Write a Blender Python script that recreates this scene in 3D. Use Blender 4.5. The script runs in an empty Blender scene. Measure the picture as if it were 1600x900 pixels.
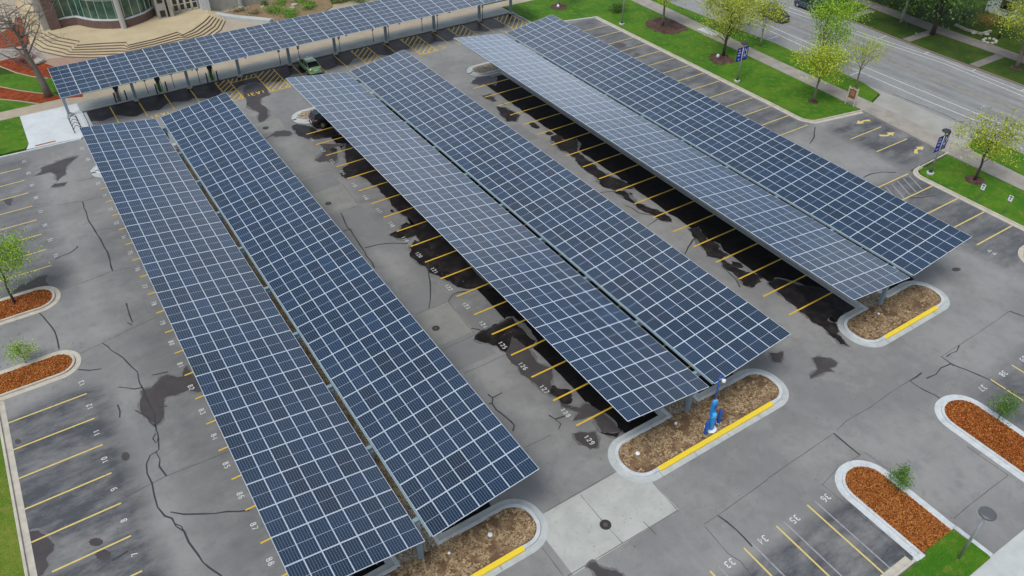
import bpy, math, random
import numpy as np
from mathutils import Vector, Matrix
random.seed(7); np.random.seed(7)
S = bpy.context.scene
COL = S.collection
PI = math.pi
# ------------------------------------------------------------------ camera
CH = 41.2                                   # the drone's height in metres
FPX = 1220.76
_y, _p, _r = 0.5796776, 0.6865398, 0.0042727
fw = np.array([math.sin(_y)*math.cos(_p), math.cos(_y)*math.cos(_p), -math.sin(_p)])
rt = np.array([math.cos(_y), -math.sin(_y), 0.0]); up = np.cross(rt, fw)
RT = math.cos(_r)*rt + math.sin(_r)*up; UP = -math.sin(_r)*rt + math.cos(_r)*up
cam_data = bpy.data.cameras.new('camera'); cam = bpy.data.objects.new('camera', cam_data); COL.objects.link(cam)
cam_data.sensor_width = 36; cam_data.lens = FPX/1600*36
cam_data.clip_start = 0.5; cam_data.clip_end = 6000
M = Matrix(((RT[0], UP[0], -fw[0], 0), (RT[1], UP[1], -fw[1], 0), (RT[2], UP[2], -fw[2], CH), (0, 0, 0, 1)))
cam.matrix_world = M
S.camera = cam
# ------------------------------------------------------------------ sky, sun, exposure
SUN_EL, SUN_ROT = math.radians(62), math.radians(250)
w = bpy.data.worlds.new("World"); S.world = w; w.use_nodes = True
nt = w.node_tree; N = nt.nodes; Lk = nt.links
bg = N['Background']; bg.inputs['Strength'].default_value = 0.12
sky = N.new('ShaderNodeTexSky'); sky.sky_type = 'NISHITA'; sky.sun_disc = False
sky.sun_elevation = SUN_EL; sky.sun_rotation = SUN_ROT; sky.air_density = 1.0; sky.dust_density = 2.0
hs = N.new('ShaderNodeHueSaturation'); hs.inputs['Saturation'].default_value = 0.26
Lk.new(sky.outputs[0], hs.inputs['Color'])
tc = N.new('ShaderNodeTexCoord'); mp = N.new('ShaderNodeMapping'); mp.inputs['Scale'].default_value = (1, 1, 2.2)
Lk.new(tc.outputs['Generated'], mp.inputs['Vector'])
cn = N.new('ShaderNodeTexNoise'); cn.inputs['Scale'].default_value = 3.0; cn.inputs['Detail'].default_value = 5; cn.inputs['Roughness'].default_value = 0.55
Lk.new(mp.outputs[0], cn.inputs['Vector'])
cr = N.new('ShaderNodeValToRGB'); cr.color_ramp.elements[0].position = 0.38; cr.color_ramp.elements[0].color = (0.46, 0.62, 0.84, 1)
cr.color_ramp.elements[1].position = 0.62; cr.color_ramp.elements[1].color = (1.54, 1.60, 1.64, 1)
Lk.new(cn.outputs['Fac'], cr.inputs['Fac'])
mm = N.new('ShaderNodeMix'); mm.data_type = 'RGBA'; mm.blend_type = 'MULTIPLY'; mm.inputs['Factor'].default_value = 1.0
Lk.new(hs.outputs[0], mm.inputs['A']); Lk.new(cr.outputs[0], mm.inputs['B']); 
# sky gain added for panel reflections: brighter low over the street side, dimmer elsewhere
dotn = N.new('ShaderNodeVectorMath'); dotn.operation = 'DOT_PRODUCT'; dotn.inputs[1].default_value = (0.62, 0.785, 0.0)
Lk.new(tc.outputs['Generated'], dotn.inputs[0])
mr = N.new('ShaderNodeMapRange'); mr.inputs['From Min'].default_value = 0.48; mr.inputs['From Max'].default_value = 1.0
mr.inputs['To Min'].default_value = 0.66; mr.inputs['To Max'].default_value = 1.62; Lk.new(dotn.outputs['Value'], mr.inputs['Value'])
sc_ = N.new('ShaderNodeVectorMath'); sc_.operation = 'SCALE'
Lk.new(mm.outputs['Result'], sc_.inputs[0]); Lk.new(mr.outputs[0], sc_.inputs['Scale']); Lk.new(sc_.outputs[0], bg.inputs['Color'])
sun_d = bpy.data.lights.new('sun', 'SUN'); sun_d.energy = 1.45; sun_d.angle = math.radians(24); sun_d.color = (1.0, 0.975, 0.94)
sun = bpy.data.objects.new('sun', sun_d); COL.objects.link(sun)
_sd = Vector((math.sin(SUN_ROT)*math.cos(SUN_EL), math.cos(SUN_ROT)*math.cos(SUN_EL), math.sin(SUN_EL)))
sun.rotation_euler = _sd.to_track_quat('Z', 'Y').to_euler()
S.view_settings.view_transform = 'Standard'; S.view_settings.look = 'None'; S.view_settings.gamma = 1.0
S.view_settings.exposure = 0.52
S.render.engine = 'CYCLES'
S.cycles.max_bounces = 6

# ------------------------------------------------------------------ helpers
def G(px, py, z=0.0):
    """a point of the photograph (1600 wide) taken down to the level z: real metres on the ground"""
    d = RT*(px-800) - UP*(py-450) + fw*FPX
    t = (z-CH)/d[2]
    return (d[0]*t, d[1]*t)
def Z4(x0, y0, pts, s=4.0, z=0.0):
    return [G(x0+a/s, y0+b/s, z) for a, b in pts]

class MB:
    def __init__(s): s.v = []; s.f = []; s.uv = {}; s.t = []
    def add(s, vs, fs):
        o = len(s.v); s.v += [tuple(v) for v in vs]; s.f += [tuple(i+o for i in f) for f in fs]; return s
    def box(s, x0, y0, z0, x1, y1, z1):
        return s.add([(x0,y0,z0),(x1,y0,z0),(x1,y1,z0),(x0,y1,z0),(x0,y0,z1),(x1,y0,z1),(x1,y1,z1),(x0,y1,z1)],
                     [(0,3,2,1),(4,5,6,7),(0,1,5,4),(1,2,6,5),(2,3,7,6),(3,0,4,7)])
    def obox(s, c, ax, ay, az, hx, hy, hz):
        c = np.array(c, float); ax, ay, az = [np.array(a, float)/np.linalg.norm(a) for a in (ax, ay, az)]
        vs = [c+ax*sx*hx+ay*sy*hy+az*sz*hz for sz in (-1,1) for sx, sy in ((-1,-1),(1,-1),(1,1),(-1,1))]
        return s.add(vs, [(0,3,2,1),(4,5,6,7),(0,1,5,4),(1,2,6,5),(2,3,7,6),(3,0,4,7)])
    def bar(s, a, b, wd, ht):
        a = np.array(a, float); b = np.array(b, float); d = b-a; L = np.linalg.norm(d); d /= L
        sx = np.cross(d, [0,0,1]); 
        if np.linalg.norm(sx) < 1e-3: sx = np.array([1.,0,0])
        sx /= np.linalg.norm(sx); u = np.cross(sx, d)
        return s.obox((a+b)/2, d, sx, u, L/2, wd/2, ht/2)
    def sheet(s, poly, z):
        poly = list(poly)
        a = sum(poly[i-1][0]*poly[i][1]-poly[i][0]*poly[i-1][1] for i in range(len(poly)))
        if a < 0: poly = poly[::-1]
        return s.add([(p[0], p[1], z) for p in poly], [tuple(range(len(poly)))])
    def prism(s, poly, z0, z1):
        poly = list(poly)
        a = sum(poly[i-1][0]*poly[i][1]-poly[i][0]*poly[i-1][1] for i in range(len(poly)))
        if a < 0: poly = poly[::-1]
        n = len(poly)
        return s.add([(p[0],p[1],z0) for p in poly]+[(p[0],p[1],z1) for p in poly],
              [tuple(range(n, 2*n)), tuple(range(n-1,-1,-1))]+[(i,(i+1)%n,n+(i+1)%n,n+i) for i in range(n)])
    def ring(s, outer, inner, z0, z1):
        n = len(outer)
        vs = [(p[0],p[1],z0) for p in outer]+[(p[0],p[1],z1) for p in outer]+[(p[0],p[1],z1) for p in inner]+[(p[0],p[1],z0) for p in inner]
        fs = []
        for i in range(n):
            j = (i+1)%n
            fs += [(i,j,n+j,n+i),(n+i,n+j,2*n+j,2*n+i),(2*n+i,2*n+j,3*n+j,3*n+i)]
        return s.add(vs, fs)
    def strip(s, line, wd, z, h=None):
        """a ribbon of width wd along a line on the ground (h: a box section of that height)"""
        L = [np.array(p, float) for p in line]; n = len(L); l = []; r = []
        for i in range(n):
            d = L[min(i+1, n-1)]-L[max(i-1, 0)]; d /= (np.linalg.norm(d)+1e-9); nn = np.array([-d[1], d[0]])
            ww = wd[i] if hasattr(wd, '__len__') else wd
            l.append(L[i]+nn*ww/2); r.append(L[i]-nn*ww/2)
        if h is None:
            return s.add([(p[0],p[1],z) for p in r]+[(p[0],p[1],z) for p in l], [(i,i+1,n+i+1,n+i) for i in range(n-1)])
        vs = [(p[0],p[1],z) for p in r]+[(p[0],p[1],z) for p in l]+[(p[0],p[1],z+h) for p in r]+[(p[0],p[1],z+h) for p in l]
        fs = []
        for i in range(n-1):
            fs += [(2*n+i,2*n+i+1,3*n+i+1,3*n+i),(i,i+1,2*n+i+1,2*n+i),(n+i+1,n+i,3*n+i,3*n+i+1)]
        fs += [(0,2*n,3*n,n),(n-1,2*n-1,4*n-1,3*n-1)]
        return s.add(vs, fs)
    def tube(s, path, rad, n=8, cap=True):
        P = [np.array(p, float) for p in path]; k = len(P)
        if not hasattr(rad, '__len__'): rad = [rad]*k
        vs = []; ref = None
        for i in range(k):
            d = P[min(i+1,k-1)]-P[max(i-1,0)]; d /= (np.linalg.norm(d)+1e-9)
            if ref is None:
                ref = np.cross(d, [0,0,1.]) if abs(d[2]) < .9 else np.cross(d, [1.,0,0])
            a = ref-d*np.dot(ref, d); a /= np.linalg.norm(a); ref = a; b = np.cross(d, a)
            for j in range(n):
                t = 2*PI*j/n; vs.append(P[i]+rad[i]*(math.cos(t)*a+math.sin(t)*b))
        fs = [(i*n+j, i*n+(j+1)%n, (i+1)*n+(j+1)%n, (i+1)*n+j) for i in range(k-1) for j in range(n)]
        if cap: fs += [tuple(range(n-1,-1,-1)), tuple(range((k-1)*n, k*n))]
        return s.add(vs, fs)
    def lathe(s, prof, c=(0,0,0), n=20):
        vs = [(c[0]+r*math.cos(2*PI*j/n), c[1]+r*math.sin(2*PI*j/n), c[2]+z) for r, z in prof for j in range(n)]
        fs = [(i*n+j, i*n+(j+1)%n, (i+1)*n+(j+1)%n, (i+1)*n+j) for i in range(len(prof)-1) for j in range(n)]
        fs += [tuple(range(n-1,-1,-1)), tuple(range((len(prof)-1)*n, len(prof)*n))]
        return s.add(vs, fs)
    def loft(s, secs, closed=True, cap=True):
        n = len(secs[0]); vs = [p for sc in secs for p in sc]
        m = n if closed else n-1
        fs = [(i*n+j, i*n+(j+1)%n, (i+1)*n+(j+1)%n, (i+1)*n+j) for i in range(len(secs)-1) for j in range(m)]
        if cap: fs += [tuple(range(n-1,-1,-1)), tuple(range((len(secs)-1)*n, len(secs)*n))]
        return s.add(vs, fs)
    def build(s, name, mat, parent=None, bevel=0, smooth=False, world=True, recalc=False):
        me = bpy.data.meshes.new(name)
        o0 = Vector((0,0,0))
        if parent is not None and world:
            q = parent
            while q is not None: o0 = o0+q.location; q = q.parent
        vs = [(v[0]-o0[0], v[1]-o0[1], v[2]-o0[2]) for v in s.v]
        me.from_pydata(vs, [], s.f); me.update()
        if recalc:
            import bmesh
            bm = bmesh.new(); bm.from_mesh(me); bmesh.ops.recalc_face_normals(bm, faces=bm.faces); bm.to_mesh(me); bm.free()
        if isinstance(mat, (list, tuple)):
            for m_ in mat: me.materials.append(m_)
        else: me.materials.append(mat)
        if smooth:
            for p in me.polygons: p.use_smooth = True
        o = bpy.data.objects.new(name, me); COL.objects.link(o)
        if parent is not None: o.parent = parent
        if bevel:
            b = o.modifiers.new('bevel', 'BEVEL'); b.width = bevel; b.segments = 2; b.limit_method = 'ANGLE'
        return o

def thing(name, label, cat, loc=(0,0,0), rz=0, group=None):
    o = bpy.data.objects.new(name, None); COL.objects.link(o); o.empty_display_size = .3
    o.location = loc; o.rotation_euler = (0,0,rz); o['label'] = label; o['category'] = cat
    if group: o['group'] = group
    return o
def tag(o, label, cat, group=None):
    o['label'] = label; o['category'] = cat
    if group: o['group'] = group
    return o
def struct(o): o['kind'] = 'structure'; return o
def copy_tree(o, parent=None):
    c = o.copy(); COL.objects.link(c); c.parent = parent
    for ch in list(o.children): copy_tree(ch, c)
    return c

# ------------------------------------------------------------------ materials
def mat(name, base=(.5,.5,.5), rough=.7, metal=0, noise=None, bump=None, spec=None, island=None, var2=None):
    """noise: (scale, colour2, lo, hi); var2: a second one; bump: (scale, strength, distance); island: colour2 mixed per loose piece"""
    m = bpy.data.materials.new(name); m.use_nodes = True
    t = m.node_tree; b = t.nodes['Principled BSDF']
    b.inputs['Base Color'].default_value = (*base, 1); b.inputs['Roughness'].default_value = rough; b.inputs['Metallic'].default_value = metal
    if spec is not None: b.inputs['Specular IOR Level'].default_value = spec
    geo = t.nodes.new('ShaderNodeNewGeometry'); col = None
    for nz in (noise, var2):
        if nz is None: continue
        n = t.nodes.new('ShaderNodeTexNoise'); n.inputs['Scale'].default_value = nz[0]; n.inputs['Detail'].default_value = 6; n.inputs['Roughness'].default_value = .62
        t.links.new(geo.outputs['Position'], n.inputs['Vector'])
        r = t.nodes.new('ShaderNodeMapRange'); r.inputs['From Min'].default_value = nz[2]; r.inputs['From Max'].default_value = nz[3]
        t.links.new(n.outputs['Fac'], r.inputs['Value'])
        x = t.nodes.new('ShaderNodeMix'); x.data_type = 'RGBA'
        if col is None: x.inputs['A'].default_value = (*base, 1)
        else: t.links.new(col, x.inputs['A'])
        x.inputs['B'].default_value = (*nz[1], 1); t.links.new(r.outputs[0], x.inputs['Factor']); col = x.outputs['Result']
    if island is not None:
        x = t.nodes.new('ShaderNodeMix'); x.data_type = 'RGBA'
        if col is None: x.inputs['A'].default_value = (*base, 1)
        else: t.links.new(col, x.inputs['A'])
        x.inputs['B'].default_value = (*island, 1); t.links.new(geo.outputs['Random Per Island'], x.inputs['Factor']); col = x.outputs['Result']
    if col is not None: t.links.new(col, b.inputs['Base Color'])
    if bump:
        n = t.nodes.new('ShaderNodeTexNoise'); n.inputs['Scale'].default_value = bump[0]; n.inputs['Detail'].default_value = 4
        t.links.new(geo.outputs['Position'], n.inputs['Vector'])
        bp = t.nodes.new('ShaderNodeBump'); bp.inputs['Strength'].default_value = bump[1]; bp.inputs['Distance'].default_value = bump[2]
        t.links.new(n.outputs['Fac'], bp.inputs['Height']); t.links.new(bp.outputs[0], b.inputs['Normal'])
    return m

def asphalt_material():
    m = bpy.data.materials.new('asphalt'); m.use_nodes = True; t = m.node_tree; b = t.nodes['Principled BSDF']; L = t.links
    geo = t.nodes.new('ShaderNodeNewGeometry'); sp = t.nodes.new('ShaderNodeSeparateXYZ'); L.new(geo.outputs['Position'], sp.inputs[0])
    def nz(scale, det=5, rough=.6, off=0, sc=(1,1,1)):
        mpn = t.nodes.new('ShaderNodeMapping'); mpn.inputs['Location'].default_value = (off, off*.7, 0); mpn.inputs['Scale'].default_value = sc
        L.new(geo.outputs['Position'], mpn.inputs[0])
        n = t.nodes.new('ShaderNodeTexNoise'); n.inputs['Scale'].default_value = scale; n.inputs['Detail'].default_value = det; n.inputs['Roughness'].default_value = rough
        L.new(mpn.outputs[0], n.inputs['Vector']); return n.outputs['Fac']
    def rng(v, a, c, lo=0, hi=1):
        r = t.nodes.new('ShaderNodeMapRange'); r.inputs['From Min'].default_value = a; r.inputs['From Max'].default_value = c
        r.inputs['To Min'].default_value = lo; r.inputs['To Max'].default_value = hi; L.new(v, r.inputs['Value']); return r.outputs[0]
    def op(o, a, c):
        n = t.nodes.new('ShaderNodeMath'); n.operation = o; n.use_clamp = o == 'ADD'
        for i, v in enumerate((a, c)):
            if isinstance(v, (int, float)): n.inputs[i].default_value = v
            else: L.new(v, n.inputs[i])
        return n.outputs[0]
    def mixc(f, a, c):
        x = t.nodes.new('ShaderNodeMix'); x.data_type = 'RGBA'
        for k, v in (('Factor', f), ('A', a), ('B', c)):
            if isinstance(v, tuple): x.inputs[k].default_value = (*v, 1)
            elif isinstance(v, float): x.inputs[k].default_value = v
            else: L.new(v, x.inputs[k])
        return x.outputs['Result']
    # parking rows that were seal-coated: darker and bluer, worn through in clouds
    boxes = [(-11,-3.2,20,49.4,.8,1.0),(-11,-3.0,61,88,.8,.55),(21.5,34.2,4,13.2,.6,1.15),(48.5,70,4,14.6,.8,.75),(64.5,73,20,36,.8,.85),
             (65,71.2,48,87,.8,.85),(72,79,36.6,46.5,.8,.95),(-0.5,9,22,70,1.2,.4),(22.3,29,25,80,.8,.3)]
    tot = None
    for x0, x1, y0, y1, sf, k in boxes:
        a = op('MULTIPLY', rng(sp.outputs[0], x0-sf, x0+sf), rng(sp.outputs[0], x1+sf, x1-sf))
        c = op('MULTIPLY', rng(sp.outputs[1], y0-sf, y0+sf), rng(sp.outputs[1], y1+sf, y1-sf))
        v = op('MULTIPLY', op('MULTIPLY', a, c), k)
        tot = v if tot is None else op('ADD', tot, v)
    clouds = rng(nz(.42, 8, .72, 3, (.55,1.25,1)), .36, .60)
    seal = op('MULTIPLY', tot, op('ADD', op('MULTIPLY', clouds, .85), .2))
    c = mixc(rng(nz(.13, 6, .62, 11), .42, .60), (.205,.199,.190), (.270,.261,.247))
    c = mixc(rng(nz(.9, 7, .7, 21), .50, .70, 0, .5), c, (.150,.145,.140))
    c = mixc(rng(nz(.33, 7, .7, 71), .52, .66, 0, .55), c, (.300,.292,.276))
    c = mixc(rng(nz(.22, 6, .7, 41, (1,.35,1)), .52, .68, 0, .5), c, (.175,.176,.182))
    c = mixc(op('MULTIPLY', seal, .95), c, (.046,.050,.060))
    fine = nz(34, 3, .7, 5)
    c = mixc(rng(fine, .45, .75, 0, .22), c, (.36,.35,.33))
    c = mixc(rng(fine, .55, .25, 0, .22), c, (.07,.07,.07))
    L.new(c, b.inputs['Base Color'])
    L.new(rng(nz(1.3), .3, .7, .72, .9), b.inputs['Roughness']); b.inputs['Specular IOR Level'].default_value = .35
    bp = t.nodes.new('ShaderNodeBump'); bp.inputs['Strength'].default_value = .35; bp.inputs['Distance'].default_value = .01
    L.new(nz(60, 2), bp.inputs['Height']); L.new(bp.outputs[0], b.inputs['Normal'])
    return m

def module_material():
    m = bpy.data.materials.new('solar_module'); m.use_nodes = True; t = m.node_tree; b = t.nodes['Principled BSDF']; L = t.links
    uv = t.nodes.new('ShaderNodeUVMap'); uv.uv_map = 'UVMap'
    sp = t.nodes.new('ShaderNodeSeparateXYZ'); L.new(uv.outputs[0], sp.inputs[0])
    at = t.nodes.new('ShaderNodeAttribute'); at.attribute_name = 'tint'
    def op(o, a, c=0.0, e=None):
        n = t.nodes.new('ShaderNodeMath'); n.operation = o
        for i, v in enumerate((a, c) if e is None else (a, c, e)):
            if isinstance(v, (int, float)): n.inputs[i].default_value = v
            else: L.new(v, n.inputs[i])
        return n.outputs[0]
    def mixc(f, a, c):
        x = t.nodes.new('ShaderNodeMix'); x.data_type = 'RGBA'
        for k, v in (('Factor', f), ('A', a), ('B', c)):
            if isinstance(v, tuple): x.inputs[k].default_value = (*v, 1)
            else: L.new(v, x.inputs[k])
        return x.outputs['Result']
    U, V = sp.outputs[0], sp.outputs[1]           # U across (1 m), V along (2 m), both 0..1 of the module
    def dist_line(c, n, lo, hi):
        """distance (0..0.5 of a cell) from the nearest of n+1 grid lines"""
        s_ = op('MULTIPLY', op('SUBTRACT', c, lo), n/(hi-lo)); f = op('FRACT', s_)
        return op('MINIMUM', f, op('SUBTRACT', 1.0, f))
    eu = op('MINIMUM', U, op('SUBTRACT', 1.0, U)); ev = op('MINIMUM', V, op('SUBTRACT', 1.0, V))
    frame = op('MAXIMUM', op('LESS_THAN', eu, .0175), op('LESS_THAN', ev, .0125))
    mid = op('LESS_THAN', op('ABSOLUTE', op('SUBTRACT', V, .5)), .0075)
    gu = op('LESS_THAN', dist_line(U, 6, .035, .965), .055)
    gv = op('LESS_THAN', dist_line(V, 12, .022, .978), .030)
    bus = op('LESS_THAN', dist_line(U, 30, .035, .965), .09)
    cell = mixc(at.outputs['Fac'], (.0010,.0085,.027), (.0060,.026,.066))
    cell = mixc(op('MULTIPLY', bus, .15), cell, (.22,.27,.33))
    cell = mixc(op('MULTIPLY', gv, .20), cell, (.26,.33,.40))
    cell = mixc(op('MULTIPLY', gu, .60), cell, (.25,.33,.40))
    cell = mixc(op('MULTIPLY', mid, .8), cell, (.42,.47,.55))
    c = mixc(frame, cell, (.66,.72,.78))
    L.new(c, b.inputs['Base Color'])
    L.new(op('ADD', op('MULTIPLY', frame, .25), .13), b.inputs['Roughness'])
    b.inputs['IOR'].default_value = 1.62
    # the panes are never quite flat: each mirrors a slightly different piece of the sky
    n = t.nodes.new('ShaderNodeTexNoise'); n.inputs['Scale'].default_value = 1.1; n.inputs['Detail'].default_value = 2
    geo = t.nodes.new('ShaderNodeNewGeometry'); L.new(geo.outputs['Position'], n.inputs['Vector'])
    bp = t.nodes.new('ShaderNodeBump'); bp.inputs['Strength'].default_value = .25; bp.inputs['Distance'].default_value = .02
    L.new(n.outputs['Fac'], bp.inputs['Height']); L.new(bp.outputs[0], b.inputs['Normal'])
    return m

def voronoi_mat(name, cols, scale, rough=.9, bump=.6, dist=.03):
    """loose stones or chips: every Voronoi cell takes a colour of its own"""
    m = bpy.data.materials.new(name); m.use_nodes = True; t = m.node_tree; b = t.nodes['Principled BSDF']; L = t.links
    geo = t.nodes.new('ShaderNodeNewGeometry'); v = t.nodes.new('ShaderNodeTexVoronoi'); v.inputs['Scale'].default_value = scale
    L.new(geo.outputs['Position'], v.inputs['Vector'])
    sp = t.nodes.new('ShaderNodeSeparateColor'); L.new(v.outputs['Color'], sp.inputs[0])
    n = t.nodes.new('ShaderNodeTexNoise'); n.inputs['Scale'].default_value = 1.3; n.inputs['Detail'].default_value = 5; L.new(geo.outputs['Position'], n.inputs['Vector'])
    a = t.nodes.new('ShaderNodeMath'); a.operation = 'MULTIPLY_ADD'; a.inputs[1].default_value = .6
    r0 = t.nodes.new('ShaderNodeMapRange'); r0.inputs['From Min'].default_value = .3; r0.inputs['From Max'].default_value = .7; r0.inputs['To Max'].default_value = .45
    L.new(n.outputs['Fac'], r0.inputs['Value']); L.new(sp.outputs[0], a.inputs[0]); L.new(r0.outputs[0], a.inputs[2])
    r = t.nodes.new('ShaderNodeValToRGB'); e = r.color_ramp.elements; r.color_ramp.interpolation = 'LINEAR'
    while len(e) < len(cols): e.new(.5)
    for i, c in enumerate(cols): e[i].position = i/(len(cols)-1); e[i].color = (*c, 1)
    L.new(a.outputs[0], r.inputs['Fac']); L.new(r.outputs[0], b.inputs['Base Color']); b.inputs['Roughness'].default_value = rough; b.inputs['Specular IOR Level'].default_value = .12
    bp = t.nodes.new('ShaderNodeBump'); bp.inputs['Strength'].default_value = bump; bp.inputs['Distance'].default_value = dist; bp.invert = True
    L.new(v.outputs['Distance'], bp.inputs['Height']); L.new(bp.outputs[0], b.inputs['Normal'])
    return m

def grass_mat(name, a, c, d):
    m = bpy.data.materials.new(name); m.use_nodes = True; t = m.node_tree; b = t.nodes['Principled BSDF']; L = t.links
    geo = t.nodes.new('ShaderNodeNewGeometry'); col = None
    for sc, lo, hi, cc, mx in ((.35,.38,.64,c,1.0),(1.7,.5,.72,d,.75),(14,.5,.7,tuple(x*.45 for x in a),.75),(26,.55,.75,tuple(min(1,x*2.0) for x in c),.55)):
        n = t.nodes.new('ShaderNodeTexNoise'); n.inputs['Scale'].default_value = sc; n.inputs['Detail'].default_value = 5; L.new(geo.outputs['Position'], n.inputs['Vector'])
        r = t.nodes.new('ShaderNodeMapRange'); r.inputs['From Min'].default_value = lo; r.inputs['From Max'].default_value = hi; r.inputs['To Max'].default_value = mx
        L.new(n.outputs['Fac'], r.inputs['Value'])
        x = t.nodes.new('ShaderNodeMix'); x.data_type = 'RGBA'
        if col is None: x.inputs['A'].default_value = (*a, 1)
        else: L.new(col, x.inputs['A'])
        x.inputs['B'].default_value = (*cc, 1); L.new(r.outputs[0], x.inputs['Factor']); col = x.outputs['Result']
    L.new(col, b.inputs['Base Color']); b.inputs['Roughness'].default_value = .9; b.inputs['Specular IOR Level'].default_value = .2
    n = t.nodes.new('ShaderNodeTexNoise'); n.inputs['Scale'].default_value = 20; L.new(geo.outputs['Position'], n.inputs['Vector'])
    bp = t.nodes.new('ShaderNodeBump'); bp.inputs['Strength'].default_value = .8; bp.inputs['Distance'].default_value = .06
    L.new(n.outputs['Fac'], bp.inputs['Height']); L.new(bp.outputs[0], b.inputs['Normal'])
    return m

def leaf_mat(name, a, c):
    m = mat(name, a, .6, island=c); b = m.node_tree.nodes['Principled BSDF']
    b.inputs['Transmission Weight'].default_value = 0
    b.inputs['Subsurface Weight'].default_value = 0
    return m

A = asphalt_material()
MOD = module_material()
WET = mat('wet_asphalt', (.064,.056,.056), .5, noise=(.9,(.082,.072,.070),.42,.66), spec=.2)
WETD = mat('soaked_asphalt', (.015,.012,.012), .36, noise=(1.1,(.040,.033,.032),.45,.68), spec=.16)
STSHADE = mat('shaded_stall_asphalt', (.007,.006,.0065), .7, noise=(1.4,(.015,.012,.012),.45,.7), spec=.08)  # dark stall paving with the canopy shade put into its near-black colour
BROWN = mat('dark_brown_asphalt', (.020,.013,.013), .5, noise=(.8,(.052,.040,.038),.45,.66), spec=.2)
PATCH = mat('repaved_asphalt', (.185,.183,.178), .82, noise=(.7,(.215,.21,.202),.35,.65), var2=(35,(.12,.12,.12),.5,.9))
ROAD = mat('street_asphalt', (.245,.243,.236), .8, noise=(.3,(.29,.287,.277),.35,.65), var2=(2.5,(.17,.17,.168),.5,.8))
CRACK = mat('crack_filler', (.035,.034,.035), .6)
YEL = mat('yellow_paint', (.68,.52,.155), .6, noise=(4,(.55,.43,.16),.45,.75), var2=(22,(.32,.28,.18),.58,.74))
YELB = mat('bright_yellow_paint', (.72,.46,.035), .55, noise=(5,(.55,.36,.05),.5,.8))
YELC = mat('kerb_yellow_paint', (.86,.62,.03), .5, noise=(4,(.72,.52,.06),.5,.8))
WHT = mat('white_paint', (.66,.66,.64), .6, noise=(5,(.40,.40,.39),.45,.7))
OLDW = mat('worn_white_paint', (.32,.32,.33), .7, noise=(3,(.20,.20,.21),.45,.7))
CONC = mat('pale_concrete', (.50,.51,.49), .8, noise=(.9,(.42,.43,.41),.4,.7), var2=(7,(.38,.38,.36),.6,.85))
CONCW = mat('new_white_concrete', (.60,.62,.62), .8, noise=(.6,(.50,.52,.52),.4,.7), var2=(5,(.46,.46,.45),.62,.85))
CONCT = mat('tan_concrete', (.41,.34,.25), .85, noise=(.8,(.35,.29,.215),.4,.7), var2=(5,(.30,.25,.19),.62,.85))
CONCG = mat('grey_green_concrete', (.33,.345,.32), .8, noise=(.5,(.26,.27,.25),.4,.65), var2=(2.2,(.20,.20,.19),.62,.8))
PAD = mat('pad_concrete', (.385,.385,.35), .8, noise=(.55,(.45,.45,.415),.4,.62), var2=(3,(.30,.30,.28),.55,.8))
PADD = mat('worn_pad_concrete', (.255,.250,.222), .85, noise=(.7,(.21,.205,.185),.4,.65), var2=(4,(.30,.295,.265),.55,.8))
DRY = mat('drying_asphalt', (.115,.110,.106), .7, noise=(1.6,(.165,.158,.148),.42,.62))
GUT = mat('gutter_concrete', (.48,.50,.485), .8, noise=(1.5,(.38,.395,.38),.4,.7))
KERBW = mat('white_kerb_concrete', (.58,.60,.60), .75, noise=(2,(.45,.465,.46),.42,.7), var2=(7,(.33,.33,.32),.62,.85))
KERBT = mat('cream_kerb_concrete', (.52,.47,.38), .8, noise=(1.5,(.40,.36,.30),.42,.7), var2=(8,(.26,.22,.18),.62,.8))
SIDE = mat('sidewalk_concrete', (.35,.31,.265), .85, noise=(.7,(.27,.24,.205),.4,.65), var2=(6,(.20,.18,.155),.62,.85))
SIDEF = mat('old_sidewalk_concrete', (.215,.19,.17), .85, noise=(.7,(.165,.145,.13),.4,.65))
TERR = mat('terrace_paving', (.52,.42,.26), .85, noise=(.4,(.44,.35,.21),.4,.65))
RISER = mat('brown_step_edge', (.19,.14,.10), .85)
PAVER = mat('rose_brick_paving', (.36,.235,.165), .85, noise=(1.5,(.28,.18,.13),.4,.7))
GRASS = grass_mat('lawn_grass', (.040,.145,.006), (.090,.200,.010), (.190,.205,.030))
GRASSY = grass_mat('verge_grass', (.09,.17,.012), (.15,.20,.022), (.24,.22,.05))
GRASSD = grass_mat('far_grass', (.022,.060,.006), (.055,.100,.008), (.085,.065,.025))
MULCH = voronoi_mat('orange_mulch', [(.07,.012,.003),(.19,.038,.007),(.30,.075,.014),(.42,.15,.035)], 15)
MULCHR = voronoi_mat('red_mulch', [(.07,.012,.006),(.19,.035,.012),(.28,.06,.02),(.34,.10,.04)], 12)
MULCHD = voronoi_mat('dark_mulch', [(.035,.018,.014),(.075,.04,.03),(.12,.07,.055),(.16,.10,.08)], 10)
STRAW = mat('straw_bed', (.15,.085,.045), .95, noise=(1.1,(.30,.20,.11),.44,.60), var2=(9,(.055,.026,.014),.54,.70), bump=(12,1.0,.07))
GRAV = voronoi_mat('river_gravel', [(.09,.05,.025),(.30,.20,.10),(.45,.34,.20),(.62,.54,.40)], 11, dist=.06)
GRAVF = voronoi_mat('tan_gravel', [(.20,.13,.07),(.36,.26,.15),(.47,.37,.23),(.56,.47,.33)], 7, dist=.05)
STEEL = mat('blue_grey_steel', (.24,.32,.38), .5, .1, noise=(3,(.26,.33,.38),.4,.7))
STEELW = mat('pale_steel', (.22,.31,.34), .5, .2)
UNDER = mat('module_underside', (.10,.11,.12), .8)
IRON = mat('dark_iron', (.045,.042,.042), .6, .3)
ALU = mat('brushed_aluminium', (.42,.43,.44), .4, .6)
BLUE = mat('bright_blue_paint', (.008,.24,.66), .35, spec=.5)
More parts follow.
